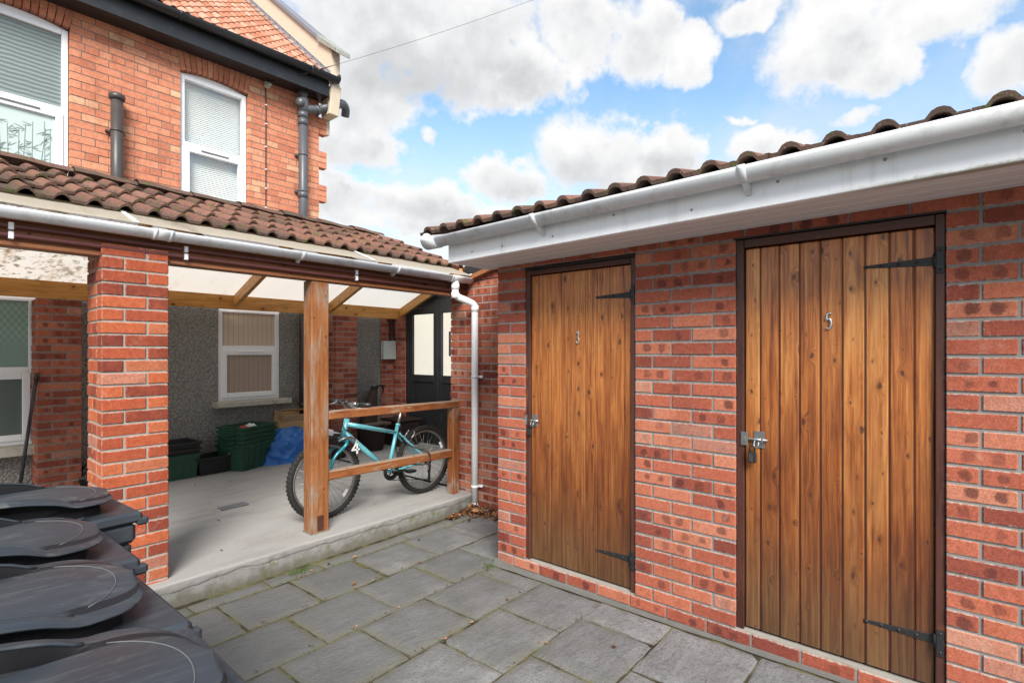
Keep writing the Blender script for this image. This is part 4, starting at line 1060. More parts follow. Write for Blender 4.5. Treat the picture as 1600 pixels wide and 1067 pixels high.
# eaves, gutter, roof
def hz(x): return .028 * (x - 2.2)
s = MB()
def xb(mb, x0, x1, y0, y1, z0, z1, mi=0, c=0):
    P = [(x0, y0, z0 + hz(x0)), (x1, y0, z0 + hz(x1)), (x1, y1, z0 + hz(x1)), (x0, y1, z0 + hz(x0)), (x0, y0, z1 + hz(x0)), (x1, y0, z1 + hz(x1)), (x1, y1, z1 + hz(x1)), (x0, y1, z1 + hz(x0))]
    mb.hexa(P, mi, (.5,) * 3, c)
xb(s, -.7, 3.93, 6.655, 6.68, 5.035, 5.315, 0, .004); xb(s, -.7, 3.93, 6.681, 6.91, 5.04, 5.055, 0); xb(s, -.7, 3.93, 6.64, 6.6545, 5.03, 5.06, 0, .003)
s.build('fascia', 'gutter_black', house)
s = MB(); s.halfpipe((-.7, 6.583, 5.295 + hz(-.7)), (4.03, 6.583, 5.295 + hz(4.03)), .064, .004, Y, ext=1.15)
s.lathe((4.03, 6.583, 5.295 + hz(4.03)), X, [(.001, 0), (.066, 0), (.066, .004), (.001, .004)], 24)
for xx in (.6, 2.06, 3.62): s.halfpipe((xx - .02, 6.583, 5.297 + hz(xx)), (xx + .02, 6.583, 5.297 + hz(xx)), .069, .005, Y, ext=1.15)
s.build('gutter', 'gutter_black', house)
s = MB()
tile_roof(s, -.75, 3.93, 6.60, 5.30, .84, 19, .215, .135, pantile, .010, .016, jit=.002)
s.grid(lambda i, j: (-.75 + 4.7 * i, 6.66 + 3.1 * j, 5.30 + .84 * (.06 + 3.1 * j)), 2, 2)
s.build('roof', 'tile_orange', house)
# raised gable parapet: flashing, cream upstand, coping, kneeler
rp = lambda y: 5.30 + .84 * (y - 6.6)
s = MB(); s.hexa([(3.965, 6.66, rp(6.66) - .1), (4.10, 6.66, rp(6.66) - .1), (4.10, 10.2, rp(10.2) - .1), (3.965, 10.2, rp(10.2) - .1), (3.965, 6.66, rp(6.66) + .40), (4.10, 6.66, rp(6.66) + .40), (4.10, 10.2, rp(10.2) + .40), (3.965, 10.2, rp(10.2) + .40)])
s.hexa([(3.945, 6.67, 4.86), (4.09, 6.67, 4.86), (4.09, 6.898, 4.86), (3.945, 6.898, 4.86), (3.945, 6.61, 5.26), (4.10, 6.61, 5.26), (4.10, 6.898, 5.26), (3.945, 6.898, 5.26)], 0, (.5,) * 3, .01)
s.box(4.036, 4.085, 6.905, 7.0, 4.66, 5.3)
pr = s.build('parapet', 'cream_render', house)
s = MB(); s.hexa([(3.93, 6.98, rp(6.98) + .401), (4.13, 6.98, rp(6.98) + .401), (4.13, 10.2, rp(10.2) + .401), (3.93, 10.2, rp(10.2) + .401), (3.93, 6.98, rp(6.98) + .47), (4.13, 6.98, rp(6.98) + .47), (4.13, 10.2, rp(10.2) + .47), (3.93, 10.2, rp(10.2) + .47)], 0, (.5,) * 3, .006)
s.build('coping', 'lead_grey', pr)
s = MB(); s.hexa([(3.925, 6.46, rp(6.6) + .33), (4.14, 6.46, rp(6.6) + .33), (4.14, 6.975, rp(6.98) + .37), (3.925, 6.975, rp(6.98) + .37), (3.925, 6.46, rp(6.6) + .40), (4.14, 6.46, rp(6.6) + .40), (4.14, 6.975, rp(6.98) + .475), (3.925, 6.975, rp(6.98) + .475)], 0, (.5,) * 3, .008)
s.build('kneeler_stone', 'coping_stone', pr)
s = MB()
for k in range(12):      # stepped lead flashing along the verge
    y0 = 6.68 + k * .23
    s.hexa([(3.955, y0, rp(y0) + .02), (3.9645, y0, rp(y0) + .02), (3.9645, y0 + .24, rp(y0 + .24) + .02), (3.955, y0 + .24, rp(y0 + .24) + .02), (3.955, y0, rp(y0) + .10), (3.9645, y0, rp(y0) + .10), (3.9645, y0 + .24, rp(y0 + .24) + .10), (3.955, y0 + .24, rp(y0 + .24) + .10)])
    s.hexa([(3.84, y0, rp(y0) + .035), (3.9545, y0, rp(y0) + .05), (3.9545, y0 + .22, rp(y0 + .22) + .05), (3.84, y0 + .22, rp(y0 + .22) + .045), (3.84, y0, rp(y0) + .041), (3.9545, y0, rp(y0) + .056), (3.9545, y0 + .22, rp(y0 + .22) + .056), (3.84, y0 + .22, rp(y0 + .22) + .051)])
s.build('lead_flashing', 'lead_grey', pr)
# ground-floor glazed doors in the end of the veranda
gd = thing('glazed_door', 'black painted double door with tall clear glass panels beyond the bicycle', 'door', (5.2, 6.0, .1))
DX = 5.215
s = MB()
s.box(DX, DX + .06, 6.50, 6.575, .1, 2.32, 0, .003); s.box(DX, DX + .06, 4.6, 6.4995, 2.18, 2.30, 0, .003); s.box(DX - .004, DX + .05, 4.5, 6.57, 2.301, 2.75, 0)
s.build('door_frame', 'dark_board', gd)
for (ya, yb_) in ((5.83, 6.495), (5.16, 5.825)):
    s = MB()
    s.box(DX + .005, DX + .05, ya, ya + .10, .11, 2.175, 0, .003); s.box(DX + .005, DX + .05, yb_ - .07, yb_, .11, 2.175, 0, .003)
    s.box(DX + .005, DX + .05, ya + .1005, yb_ - .0705, 1.04, 1.15, 0, .003); s.box(DX + .005, DX + .05, ya + .1005, yb_ - .0705, 2.08, 2.175, 0, .003)
    s.box(DX + .005, DX + .05, ya + .1005, yb_ - .0705, .11, .32, 0, .003); s.box(DX + .02, DX + .04, ya + .1005, yb_ - .0705, .3205, 1.0395, 0)
    lf = s.build('door_leaf', 'dark_board', gd)
    s = MB(); s.grid(lambda i, j: (DX + .028, ya + .1 + (yb_ - ya - .17) * i, 1.15 + .93 * j), 1, 1); s.build('pane', 'glass', lf)
s = MB(); s.box(DX - .03, DX + .004, 5.535, 5.56, 1.44, 1.80, 0, .006); s.build('pull_handle', 'black_plastic', lf)
# neighbour's pale wall seen through the glass
s = MB(); s.box(8.2, 8.4, 1.5, 14, -.1, 2.9, 0); nb = s.build('garden_wall', 'pale_render'); tag(nb, 'pale rendered wall seen through the glass of the black door', 'wall')
# side wall enclosing the end of the veranda
s = MB(); s.box(3.93, 5.3, 3.86, 3.94, -.1, 2.3, 1); brickwork(s, (3.92, 3.945, 0), X, Y, 0, 1.3, .1, 28, .0745, .225, .004, 0); s.box(5.22, 5.3, 3.86, 5.155, -.1, 2.2, 1)
sw = s.build('side_wall', ['brick_red', 'mortar_grey']); tag(sw, 'brick side wall enclosing the far end of the veranda', 'wall')

# pipes on the house
sp = thing('soil_pipe', 'tall grey soil pipe with a branch elbow near the corner of the brick house', 'pipe', (3.62, 6.8, .1))
s = MB(); px, py = 3.62, 6.80
s.tube([(px, py, 2.2), (px, py, 5.0)], .058, 18)
for zz in (4.72, 3.62, 4.62): s.lathe((px, py, zz), Z, [(.058, 0), (.068, .002), (.068, .075), (.058, .077)], 18)
s.lathe((px, py, 4.80), Z, [(.058, 0), (.074, .01), (.078, .09), (.074, .18), (.06, .19)], 18)
s.lathe((px - .04, py - .03, 4.90), Vector((-.8, -.6, .0)), [(.055, 0), (.06, .05), (.05, .07), (.001, .075)], 16)
s.build('pipe', 'pipe_grey', sp)
s = MB(); s.tube(smooth_path([(px, py, 4.84), (px + .10, py - .02, 4.87), (px + .19, py - .03, 4.89)], 5), .056, 16)
s.tube([(px + .19, py - .03, 4.885), (px + .52, py - .06, 5.09)], .056, 16)
s.tube(smooth_path([(px + .50, py - .06, 5.08), (px + .58, py - .05, 5.11), (px + .66, py + .0, 5.08), (px + .69, py + .06, 5.0)], 5), .06, 16)
for a, b2 in (((px + .17, py - .028, 4.875), (px + .21, py - .032, 4.90)), ((px + .47, py - .056, 5.06), (px + .52, py - .06, 5.092))): s.tube([a, b2], .066, 16)
s.build('branch_elbow', 'pipe_grey', sp)
s = MB(); s.lathe((px, py, 5.0), Z, [(.058, 0), (.058, .03), (.062, .03), (.062, .045), (.05, .045), (.055, .10), (.035, .135), (.001, .14)], 16)
for k in range(10):
    a = k * 2 * PI / 10; s.tube([(px + .058 * math.cos(a), py + .058 * math.sin(a), 5.04), (px + .05 * math.cos(a), py + .05 * math.sin(a), 5.11)], .006, 5)
s.build('vent_cowl', 'pipe_grey', sp)
for zz in (3.7, 4.2):
    s = MB(); s.lathe((px, py, zz), Z, [(.058, 0), (.064, .001), (.064, .03), (.058, .031)], 16); s.box(px - .075, px + .075, py + .06, HY - .003, zz, zz + .028); s.build('pipe_bracket', 'pipe_grey', sp)
vp = thing('vent_pipe', 'short dark brown pipe with a capped top on the orange brick wall', 'pipe', (1.54, 6.8, 3.0))
s = MB(); px, py = 1.53, 6.80
s.tube([(px, py, 2.6), (px, py, 4.22)], .056, 18); s.lathe((px, py, 3.85), Z, [(.056, 0), (.062, .001), (.062, .022), (.056, .023)], 18); s.build('pipe', 'pipe_brown', vp)
s = MB(); s.lathe((px, py, 4.19), Z, [(.057, 0), (.07, .003), (.076, .03), (.07, .055), (.05, .07), (.001, .072)], 18); s.build('pipe_cap', 'pipe_brown', vp)
s = MB(); s.box(px - .085, px + .085, py + .057, HY - .003, 3.852, 3.872); s.build('pipe_bracket', 'pipe_brown', vp)
lp = MB(); lp.tube([(3.63, 6.80, .1), (3.63, 6.80, 2.25)], .055, 18); lp.lathe((3.63, 6.8, .75), Z, [(.055, 0), (.065, .002), (.065, .06), (.055, .062)], 18)
o = lp.build('waste_pipe', 'black_plastic'); tag(o, 'black waste pipe against grey pebble-dash wall, behind the timber post', 'pipe')
# cable and overhead wire
cb = thing('overhead_wire', 'thin wire running from a bracket on the brick house across the sky', 'wire', (3.14, 6.85, 5.03))
s = MB(); s.tube([(3.15, 6.885, z_) for z_ in (5.02, 4.5, 4.0, 3.5, 3.0)], .0065, 6); s.build('wall_cable', 'cable_black', cb)
for zz in (4.75, 4.5, 4.2, 3.9, 3.65, 3.4):
    s = MB(); s.box(3.142, 3.158, 6.872, 6.899, zz, zz + .012); s.build('cable_clip', 'white_plastic', cb)
s = MB(); s.box(3.13, 3.20, 6.86, 6.898, 4.98, 5.06, 0, .004); s.lathe((3.18, 6.86, 5.03), -Y, [(.024, 0), (.03, .012), (.024, .03), (.001, .032)], 12); s.build('wall_bracket', 'sill_stone', cb)
s = MB(); A, B = Vector((3.17, 6.84, 5.035)), Vector((8.6, 3.55, 8.55))
P = []
for k in range(31):
    t = k / 30; p = A.lerp(B, t); p.z -= .28 * 4 * t * (1 - t) * .55; P.append(p)
s.tube(P, [.009 if k < 4 else .0022 for k in range(31)], 6); s.build('span_wire', 'cable_black', cb)
# white meter boxes
mb_ = thing('meter_box', 'white plastic meter box with black cables on the brick pilaster', 'meter box', (5.08, 6.8, 1.5))
s = MB(); s.box(4.955, 5.115, 6.79, 6.878, 1.385, 1.675, 0, .006); s.box(5.117, 5.197, 6.80, 6.878, 1.385, 1.68, 0, .006); s.build('box_body', 'meter_white', mb_)
s = MB(); s.tube(smooth_path([(5.12, 6.85, 2.1), (5.12, 6.85, 1.85), (5.125, 6.85, 1.68)], 4), .014, 8); s.tube(smooth_path([(5.17, 6.84, 2.1), (5.18, 6.84, 1.8), (5.20, 6.83, 1.66), (5.17, 6.82, 1.62), (5.13, 6.82, 1.62)], 5), .014, 8); s.build('cable', 'cable_black', mb_)

# ================================================================== WHEELIE BINS
BW, BD = .445, .56
def make_bin(label):
    t = thing('wheelie_bin', label, 'wheelie bin', (0, 0, 0), 'wheelie bins in a row by the veranda pillar')
    s = MB()
    zt = .965
    for (za, zb, wa, wb, da, db) in ((.05, .90, .17, .203, .20, .255), (.90, zt, .212, .212, .262, .262)):
        P = [(-da, -wa, za), (da, -wa, za), (da, wa, za), (-da, wa, za), (-db, -wb, zb), (db, -wb, zb), (db, wb, zb), (-db, wb, zb)]
        s.hexa(P, 0, (.4, .4, .4), .012)
    s.tube([(-.20, -.22, .10), (-.20, .22, .10)], .012, 8)
    for sy in (-1, 1): s.lathe((-.20, sy * .175, .10), (0, sy, 0), [(.001, 0), (.10, 0), (.10, .045), (.001, .046)], 20)
    s.build('bin_body', 'bin_plastic', t)
    # lid
    l = MB(); hw2 = BW / 2
    def outline(u):   # half width of the dome along its length u in [0,1]
        return 1.0 - .05 * u if u < .74 else .963 * max(0, 1 - ((u - .74) / .26) ** 3.0) ** .42
    z0 = 1.0
    P = [(-BD / 2, -hw2, z0 - .034), (BD / 2, -hw2, z0 - .034), (BD / 2, hw2, z0 - .034), (-BD / 2, hw2, z0 - .034), (-BD / 2, -hw2, z0), (BD / 2 - .004, -hw2 + .004, z0), (BD / 2 - .004, hw2 - .004, z0), (-BD / 2, hw2, z0)]
    l.hexa(P, 0, (.5,) * 3, .008)
    for sy in (-1, 1): l.box(BD / 2 - .02, BD / 2 + .013, sy * hw2 - .012 - sy * .012, sy * hw2 + .012 - sy * .012, z0 - .045, z0 - .02, 0, .006)
    xa, xb_ = -BD / 2 + .01, BD / 2 - .04
    NU, NV = 60, 60
    def arch(i): return max(0.0, math.sin(min(1, max(0, (i + .10) / .88)) * PI)) ** .7
    def melt(i): k = max(0, min(1, (i - .66) / .16)); return k * k * (3 - 2 * k)
    def hcrown(i, v): return .050 + .012 * math.cos(v * PI / 2) - .014 * max(0, (i - .55) / .45) ** 2
    def hlow(i, v): return hcrown(i, v) + (.012 - hcrown(i, v)) * arch(i) * (1 - melt(i))
    def hrail(i, v):
        h_ = .046 + .050 * arch(i) - .008 * max(0, (abs(v) - .82) / .18) ** 2; k = melt(i)
        return h_ * (1 - k) + hcrown(i, v) * k
    def pt(i, v, hh_): return (xa + (xb_ - xa) * i, v * (hw2 - .022) * outline(i), z0 + hh_)
    def dome(i, j): v = j * 2 - 1; return pt(i, v, hcrown(i, v) if abs(v) < .66 else (hlow(i, v) if abs(v) < .80 else hrail(i, v)))
    l.grid(lambda i, j: pt(i, -.66 + 1.32 * j, hcrown(i, -.66 + 1.32 * j)), NU, 24)
    for sv in (-1, 1):
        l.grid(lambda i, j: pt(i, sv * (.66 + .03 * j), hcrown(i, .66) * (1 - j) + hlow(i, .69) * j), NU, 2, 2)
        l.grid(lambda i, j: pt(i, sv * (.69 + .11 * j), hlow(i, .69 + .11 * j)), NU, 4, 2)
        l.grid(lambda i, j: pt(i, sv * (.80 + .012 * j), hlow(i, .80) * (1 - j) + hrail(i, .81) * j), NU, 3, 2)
        l.grid(lambda i, j: pt(i, sv * (.812 + .188 * j), hrail(i, .812 + .188 * j)), NU, 6)
        l.tube([pt(i / 40, sv * .818, hrail(i / 40, .818) - .001) for i in range(0, 31)], .0035, 6)
        l.tube([pt(i / 40, sv * .995, hrail(i / 40, .995) - .002) for i in range(0, 38)], .003, 6)
        def skirt(i, j):
            p = pt(i, sv, hrail(i, 1.0)); tuck = .045 * min(1, j * 2.5)
            return (p[0] - (.02 * min(1, j * 2.5) if i > .9 else 0), p[1] - sv * tuck * (1 if outline(i) > .3 else .3), p[2] * (1 - j) + (z0 - .004) * j)
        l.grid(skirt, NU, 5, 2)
        l.tube(smooth_path([(-.15, sv * (hw2 - .008), z0 + .004), (.05, sv * (hw2 - .008), z0 + .010), (.13, sv * (hw2 - .02), z0 + .010)], 5), .005, 6)
    # worn line where the lid nose rubs
    arc = []
    for k in range(17):
        a = -1.15 + 2.3 * k / 16
        x = .090 + .115 * math.cos(a); y = .150 * math.sin(a)
        i = (x - xa) / (xb_ - xa); v = y / ((hw2 - .022) * outline(i)); p = dome(i, (max(-1, min(1, v)) + 1) / 2); arc.append((x, y, p[2] + .0005))
    l.tube(arc, .0012, 6, 1)
    l.build('lid', ['bin_plastic', 'worn_plastic', 'bin_recess_shade'], t)
    return t
bin1 = make_bin('black wheelie bin nearest the camera with a large domed lid')
place(bin1, (.072, .858, -.0), -.01)
for lab, loc, rz in (('black wheelie bin second from the camera, white scuffs on its lid', (.082, 1.305, -.005), .02), ('black wheelie bin third from the camera, between scuffed and farthest bins', (.112, 1.752, -.01), .03),
                     ('black wheelie bin farthest from the camera, beside the brick pillar', (.228, 2.20, -.015), .07)):
    place(dup(bin1, lab), loc, rz)

# ================================================================== BICYCLE
bk = thing('bicycle', 'turquoise mountain bicycle without saddle, leaning behind the timber railing', 'bicycle', (2.87, 4.0, .1))
BY = 4.0; zc = .1; RW = .335
hubF, hubR = Vector((2.327, BY, zc + RW)), Vector((3.40, BY, zc + RW))
BB = Vector((2.965, BY, .40)); HT, HB = Vector((2.528, BY, .905)), Vector((2.495, BY, .775)); ST = Vector((3.068, BY, .765))
s = MB()
s.tube([HT + (HT - HB).normalized() * .015, HB - (HT - HB).normalized() * .012], .0235, 14)
s.tube([HT - Vector((0, 0, .03)), ST - Vector((0, 0, .03))], [.021, .017], 14)
s.tube([HB + Vector((.01, 0, .03)), BB], [.024, .021], 14)
s.tube([BB, ST + Vector((.004, 0, .03))], .0175, 14)
for sy in (-1, 1):
    s.tube(smooth_path([ST + Vector((.01, sy * .02, -.03)), ST + Vector((.1, sy * .05, -.13)), hubR + Vector((-.01, sy * .062, .01))], 5), .010, 10)
    s.tube(smooth_path([BB + Vector((.02, sy * .025, 0)), BB + Vector((.15, sy * .055, .0)), hubR + Vector((-.01, sy * .062, 0))], 5), .0115, 10)
s.tube([BB - Vector((0, .036, 0)), BB + Vector((0, .036, 0))], .024, 14)
s.lathe(ST + Vector((.006, 0, .03)), (ST - BB).normalized(), [(.0175, 0), (.022, .002), (.022, .025), (.0165, .027)], 14)
s.build('frame', 'turquoise_paint', bk)
s = MB(); fk = (HT - HB).normalized()
crown = HB - fk * .02
s.tube([crown - fk * .0 + Vector((0, -.065, -.012)), crown + Vector((0, .065, -.012))], .02, 10)
for sy in (-1, 1):
    s.tube(smooth_path([crown + Vector((0, sy * .062, -.005)), crown + Vector((-.01, sy * .064, -.05)), hubF + Vector((.04, sy * .062, .17)), hubF + Vector((0, sy * .058, 0))], 6), [.0165 - .00025 * k for k in range(19)], 12)
s.build('fork', 'teal_fork', bk)
def wheel(h, name_hub):
    t = MB(); n = 64
    t.tube([(h.x + (RW - .026) * math.cos(2 * PI * k / n), h.y, h.z + (RW - .026) * math.sin(2 * PI * k / n)) for k in range(n)], .024, 12, closed=True)
    for k in range(58):
        a = 2 * PI * k / 58; rad = Vector((math.cos(a), 0, math.sin(a))); tan = Vector((-math.sin(a), 0, math.cos(a)))
        for off, ww in (((-.013, .008), (.013, .008)) if k % 2 else ((0, .010), (-.021, .004), (.021, .004))):
            t.obox(h + rad * (RW - .0045 - abs(off) * .22) + Y * off, tan, Y, rad, .0075, ww, .005)
    ty = t.build('wheel', 'rubber', bk)
    t = MB(); r1 = RW - .052
    prof = [(r1 - .012, -.011), (r1 + .004, -.013), (r1 + .006, -.011), (r1 + .006, .011), (r1 + .004, .013), (r1 - .012, .011), (r1 - .014, 0), (r1 - .012, -.011)]
    t.lathe(h, Y, prof, 64, 0); t.build('rim', 'steel_dull', ty)
    t = MB()
    for k in range(28):
        a = 2 * PI * k / 28; sy = 1 if k % 2 else -1; a2 = a + (.55 if (k // 2) % 2 else -.55)
        t.tube([h + Vector((.02 * math.cos(a2), sy * .028, .02 * math.sin(a2))), h + Vector(((r1 - .012) * math.cos(a), 0, (r1 - .012) * math.sin(a)))], .0014, 4)
    t.build('spokes', 'steel_dull', ty)
    t = MB(); t.lathe(h - Y * .05, Y, [(.001, 0), (.008, 0), (.012, .01), (.022, .018), (.022, .022), (.014, .026), (.014, .074), (.022, .078), (.022, .082), (.012, .09), (.008, .1), (.001, .1)], 16); t.build('hub', 'black_plastic', ty)
    t = MB()
    for a in ((-.75, -.62) if name_hub == 'f' else (.55, .42)):
        c_ = h + Vector((.235 * math.cos(a), -.012, .235 * math.sin(a))); rad = Vector((math.cos(a), 0, math.sin(a))); tan = Vector((-math.sin(a), 0, math.cos(a)))
        t.obox(c_ if name_hub == 'f' else h + Vector((.24 * math.cos(a), -.012, .24 * math.sin(a))), rad, tan, Y, .012, .018, .005, 0, .002)
    t.build('spoke_reflector', 'reflector_white', ty)
wheel(hubF, 'f'); wheel(hubR, 'r')
# bars
s = MB(); stem = HT + fk * .05
s.tube([HT + fk * .01, stem + fk * .05], .016, 12); s.tube(smooth_path([stem + fk * .04, stem + Vector((-.02, 0, .075)), Vector((2.50, BY, 1.058))], 4), .014, 10)
s.tube(smooth_path([(2.565, 3.72, 1.056), (2.54, 3.80, 1.055), (2.505, 3.92, 1.058), (2.50, 4.0, 1.058), (2.505, 4.08, 1.058), (2.54, 4.2, 1.055), (2.565, 4.29, 1.056)], 5), .011, 10)
hb = s.build('handlebar', 'steel_dull', bk)
for sy in (-1, 1):
    s = MB(); s.tube([(2.566, BY + sy * .285, 1.056), (2.535, BY + sy * .185, 1.0555)], [.0165, .0155], 12); s.lathe((2.566, BY + sy * .285, 1.056), (0.3, sy, 0), [(.017, -.004), (.019, .002), (.001, .008)], 12)
    s.build('grip', 'black_plastic', hb)
    s = MB(); s.tube(smooth_path([(2.52, BY + sy * .13, 1.06), (2.47, BY + sy * .15, 1.045), (2.475, BY + sy * .22, 1.035), (2.50, BY + sy * .26, 1.03)], 5), .006, 8)
    s.lathe((2.52, BY + sy * .14, 1.057), (.2, sy, .15), [(.014, -.02), (.022, -.012), (.022, .012), (.014, .02)], 12); s.build('brake_lever', 'steel_dull', hb)
s = MB()
for q in ((2.50, 3.95, 1.06), (2.50, 4.05, 1.06)): s.lathe(q, (-.5, 0, .8), [(.02, 0), (.024, .01), (.018, .028), (.001, .03)], 12)
s.tube(smooth_path([(2.49, 3.88, 1.05), (2.40, 3.92, .98), (2.42, 3.97, .86), (2.47, 3.98, .80)], 6), .003, 6); s.tube(smooth_path([(2.49, 4.12, 1.05), (2.36, 4.05, .95), (2.42, 4.0, .84), (2.60, 3.975, .80)], 6), .003, 6)
s.tube(smooth_path([(2.52, 3.90, 1.05), (2.46, 3.94, .93), (2.49, 3.972, .835), (2.56, 3.972, .83)], 6), .003, 6)
s.build('control_cable', 'cable_black', hb)
s = MB(); s.box(2.365, 2.385, 3.965, 4.035, .795, .845, 0, .006); s.tube([(2.385, 4.0, .82), (2.47, 4.0, .80)], .006, 6); s.build('front_reflector', 'reflector_white', bk)
s = MB(); s.tube(smooth_path([(2.42, 3.95, .745), (2.46, 3.925, .768), (2.52, 3.92, .765), (2.545, 3.925, .745)], 5), .012, 8); s.lathe((2.545, 3.925, .745), -Y, [(.02, 0), (.018, .012), (.001, .014)], 12)
s.build('front_brake', 'steel_dull', bk)
# white number 4 tag
s = MB(); nx, nz_, yy = 2.535, .625, 3.915
for a, b2 in (((.042, 0), (.042, .105)), ((.042, .10), (.0, .038)), ((-.008, .032), (.062, .032))):
    pa, pb = Vector((nx + a[0], yy, nz_ + a[1])), Vector((nx + b2[0], yy, nz_ + b2[1])); d_ = (pb - pa)
    s.obox((pa + pb) / 2, d_, Y, d_.cross(Y), d_.length / 2 + .004, .003, .0065)
s.build('number_tag', 'tag_white', bk)
# drivetrain
s = MB()
for r_, yo in ((.085, -.052), (.068, -.046)):
    s.lathe(BB + Y * yo, Y, [(r_ - .02, 0), (r_, 0), (r_, .004), (r_ - .02, .004), (r_ - .02, 0)], 40)
for k in range(36):
    a = 2 * PI * k / 36; s.obox(BB + Vector((.086 * math.cos(a), -.050, .086 * math.sin(a))), (math.cos(a), 0, math.sin(a)), Y, (-math.sin(a), 0, math.cos(a)), .004, .0018, .003)
for k in range(5):
    a = 2 * PI * k / 5 + .3; s.tube([BB + Vector((.015 * math.cos(a), -.055, .015 * math.sin(a))), BB + Vector((.07 * math.cos(a), -.052, .07 * math.sin(a)))], .006, 6)
s.build('chainring', 'iron_black', bk)
for sy, a in ((-1, -.12), (1, PI - .12)):
    s = MB(); e = BB + Vector((.165 * math.cos(a), sy * .075, .165 * math.sin(a)))
    s.tube([BB + Y * sy * .06, e], [.013, .010], 8); cr = s.build('crank', 'black_plastic', bk)
    s = MB(); s.box(e.x - .042, e.x + .042, e.y + sy * .01, e.y + sy * .09, e.z - .012, e.z + .012, 0, .004); s.build('pedal', 'black_plastic', cr)
s = MB(); pts = []
for k in range(20):
    a = PI / 2 + PI * k / 19; pts.append(BB + Vector((.085 * math.cos(a), -.05, .085 * math.sin(a))))
dr = Vector((3.415, BY - .05, .27))
pts += [dr + Vector((-.02, 0, -.03)), dr + Vector((.015, 0, -.028)), dr + Vector((.02, 0, .04)), hubR + Vector((.045, -.05, -.01)), hubR + Vector((.02, -.05, .045)), hubR + Vector((-.02, -.05, .045))]
s.tube(pts, .0042, 6, closed=True); s.build('chain', 'iron_black', bk)
s = MB()
for k, r_ in enumerate((.05, .044, .038, .032)): s.lathe(hubR + Y * (-.056 + k * .005), Y, [(.012, 0), (r_, 0), (r_, .0025), (.012, .0025)], 24)
s.tube([hubR + Vector((.01, -.055, -.02)), dr + Vector((.005, -.01, .06)), dr + Vector((-.005, -.005, -.03))], .010, 8)
for q in (.05, -.03): s.lathe(dr + Vector((.0, -.008, q)), Y, [(.001, 0), (.018, 0), (.018, .006), (.001, .006)], 14)
s.build('derailleur', 'iron_black', bk)
s = MB(); s.tube([ST + Vector((.006, 0, .03)), ST + (ST - BB).normalized() * .20], .0135, 12); s.build('seat_post', 'steel_dull', bk)
s = MB(); s.tube(smooth_path([ST + Vector((.13, -.05, -.09)), ST + Vector((.16, -.055, -.06)), ST + Vector((.175, -.04, -.03))], 4), .008, 8); s.build('rear_brake', 'steel_dull', bk); s = MB(); s.tube(smooth_path([ST + Vector((.13, .05, -.09)), ST + Vector((.16, .055, -.06)), ST + Vector((.175, .04, -.03))], 4), .008, 8); s.build('rear_brake', 'steel_dull', bk)
# cable lock round the lower rail
s = MB(); s.tube(smooth_path([(3.09, 3.97, .74), (3.12, 3.95, .66), (3.16, 3.86, .60), (3.20, 3.74, .575), (3.235, 3.722, .53), (3.225, 3.722, .475), (3.19, 3.75, .45), (3.14, 3.84, .445), (3.10, 3.95, .45), (3.085, 4.02, .52), (3.075, 4.03, .62), (3.095, 4.02, .72), (3.09, 3.97, .745)], 6), .0062, 8)
o = s.build('cable_lock', 'cable_black'); tag(o, 'black looped cable lock holding the bicycle to the lower rail', 'cable lock')

# ================================================================== STORED THINGS UNDER THE VERANDA
def crate(label, loc, rz, L, W, H, mat, group, cat='crate', rim=.02):
    t = thing('recycling_crate', label, cat, (0, 0, 0), group)
    s = MB(); th = .006; k = .86
    def ring(z, e): f = k + (1 - k) * z / H; return [(-L / 2 * f - e, -W / 2 * f - e, z), (L / 2 * f + e, -W / 2 * f - e, z), (L / 2 * f + e, W / 2 * f + e, z), (-L / 2 * f - e, W / 2 * f + e, z)]
    lv = [(0, 0), (H * .72, 0), (H * .72, .010), (H * .78, .010), (H * .78, .002), (H - .022, .004), (H - .022, rim), (H, rim), (H, -th), (.02, -th)]
    rings = [[s.vert(p) for p in ring(z, e)] for z, e in lv]
    for A, B in zip(rings[:-1], rings[1:]):
        for q in range(4): s.face((A[q], A[(q + 1) % 4], B[(q + 1) % 4], B[q]))
    s.face(tuple(reversed(rings[0]))); s.face(tuple(rings[-1]))
    for q in (-.3, -.1, .1, .3):
        s.obox((q * L, -W / 2 * .93 - .001, H * .36), X, Y, (0, -.07, 1), .003, .003, H * .34)
    s.build('crate_body', mat, t)
    for sx in (-1, 1):
        s = MB(); s.tube(smooth_path([(sx * (L / 2 + rim), -W * .2, H - .012), (sx * (L / 2 + rim + .022), -W * .17, H - .03), (sx * (L / 2 + rim + .022), W * .17, H - .03), (sx * (L / 2 + rim), W * .2, H - .012)], 4), .007, 8); s.build('crate_handle', mat, t)
    place(t, loc, rz); return t
gB = 'green recycling crates nested in a tall stack'
labs = ['bottom green crate of the nested stack beside the blue tarpaulin', 'second green crate from the bottom of the stack beside the tarpaulin', 'third green crate in the stack, under the two topmost ones', 'fourth green crate in the stack, directly under the topmost', 'topmost green crate of the stack, with litter inside']
for k in range(5): crate(labs[k], (2.755 + .004 * k, 6.55 - .003 * k, .1 + .052 * k), .42 + .02 * (k % 2), .50, .37, .31, 'crate_green', gB)
crate('lower dark green crate beside the brick pillar', (1.985, 6.60, .1), .05, .42, .36, .27, 'crate_green', 'crates beside the pillar')
crate('black crate set on the lower green crate by the pillar', (1.985, 6.60, .24), .05, .43, .36, .19, 'crate_black', 'crates beside the pillar')
crate('topmost black crate on the pile by the pillar', (1.985, 6.60, .31), .05, .43, .36, .19, 'crate_black', 'crates beside the pillar')
crate('low black box on the floor between two crate piles', (2.37, 6.60, .1), .08, .38, .32, .20, 'crate_black', None, 'box')
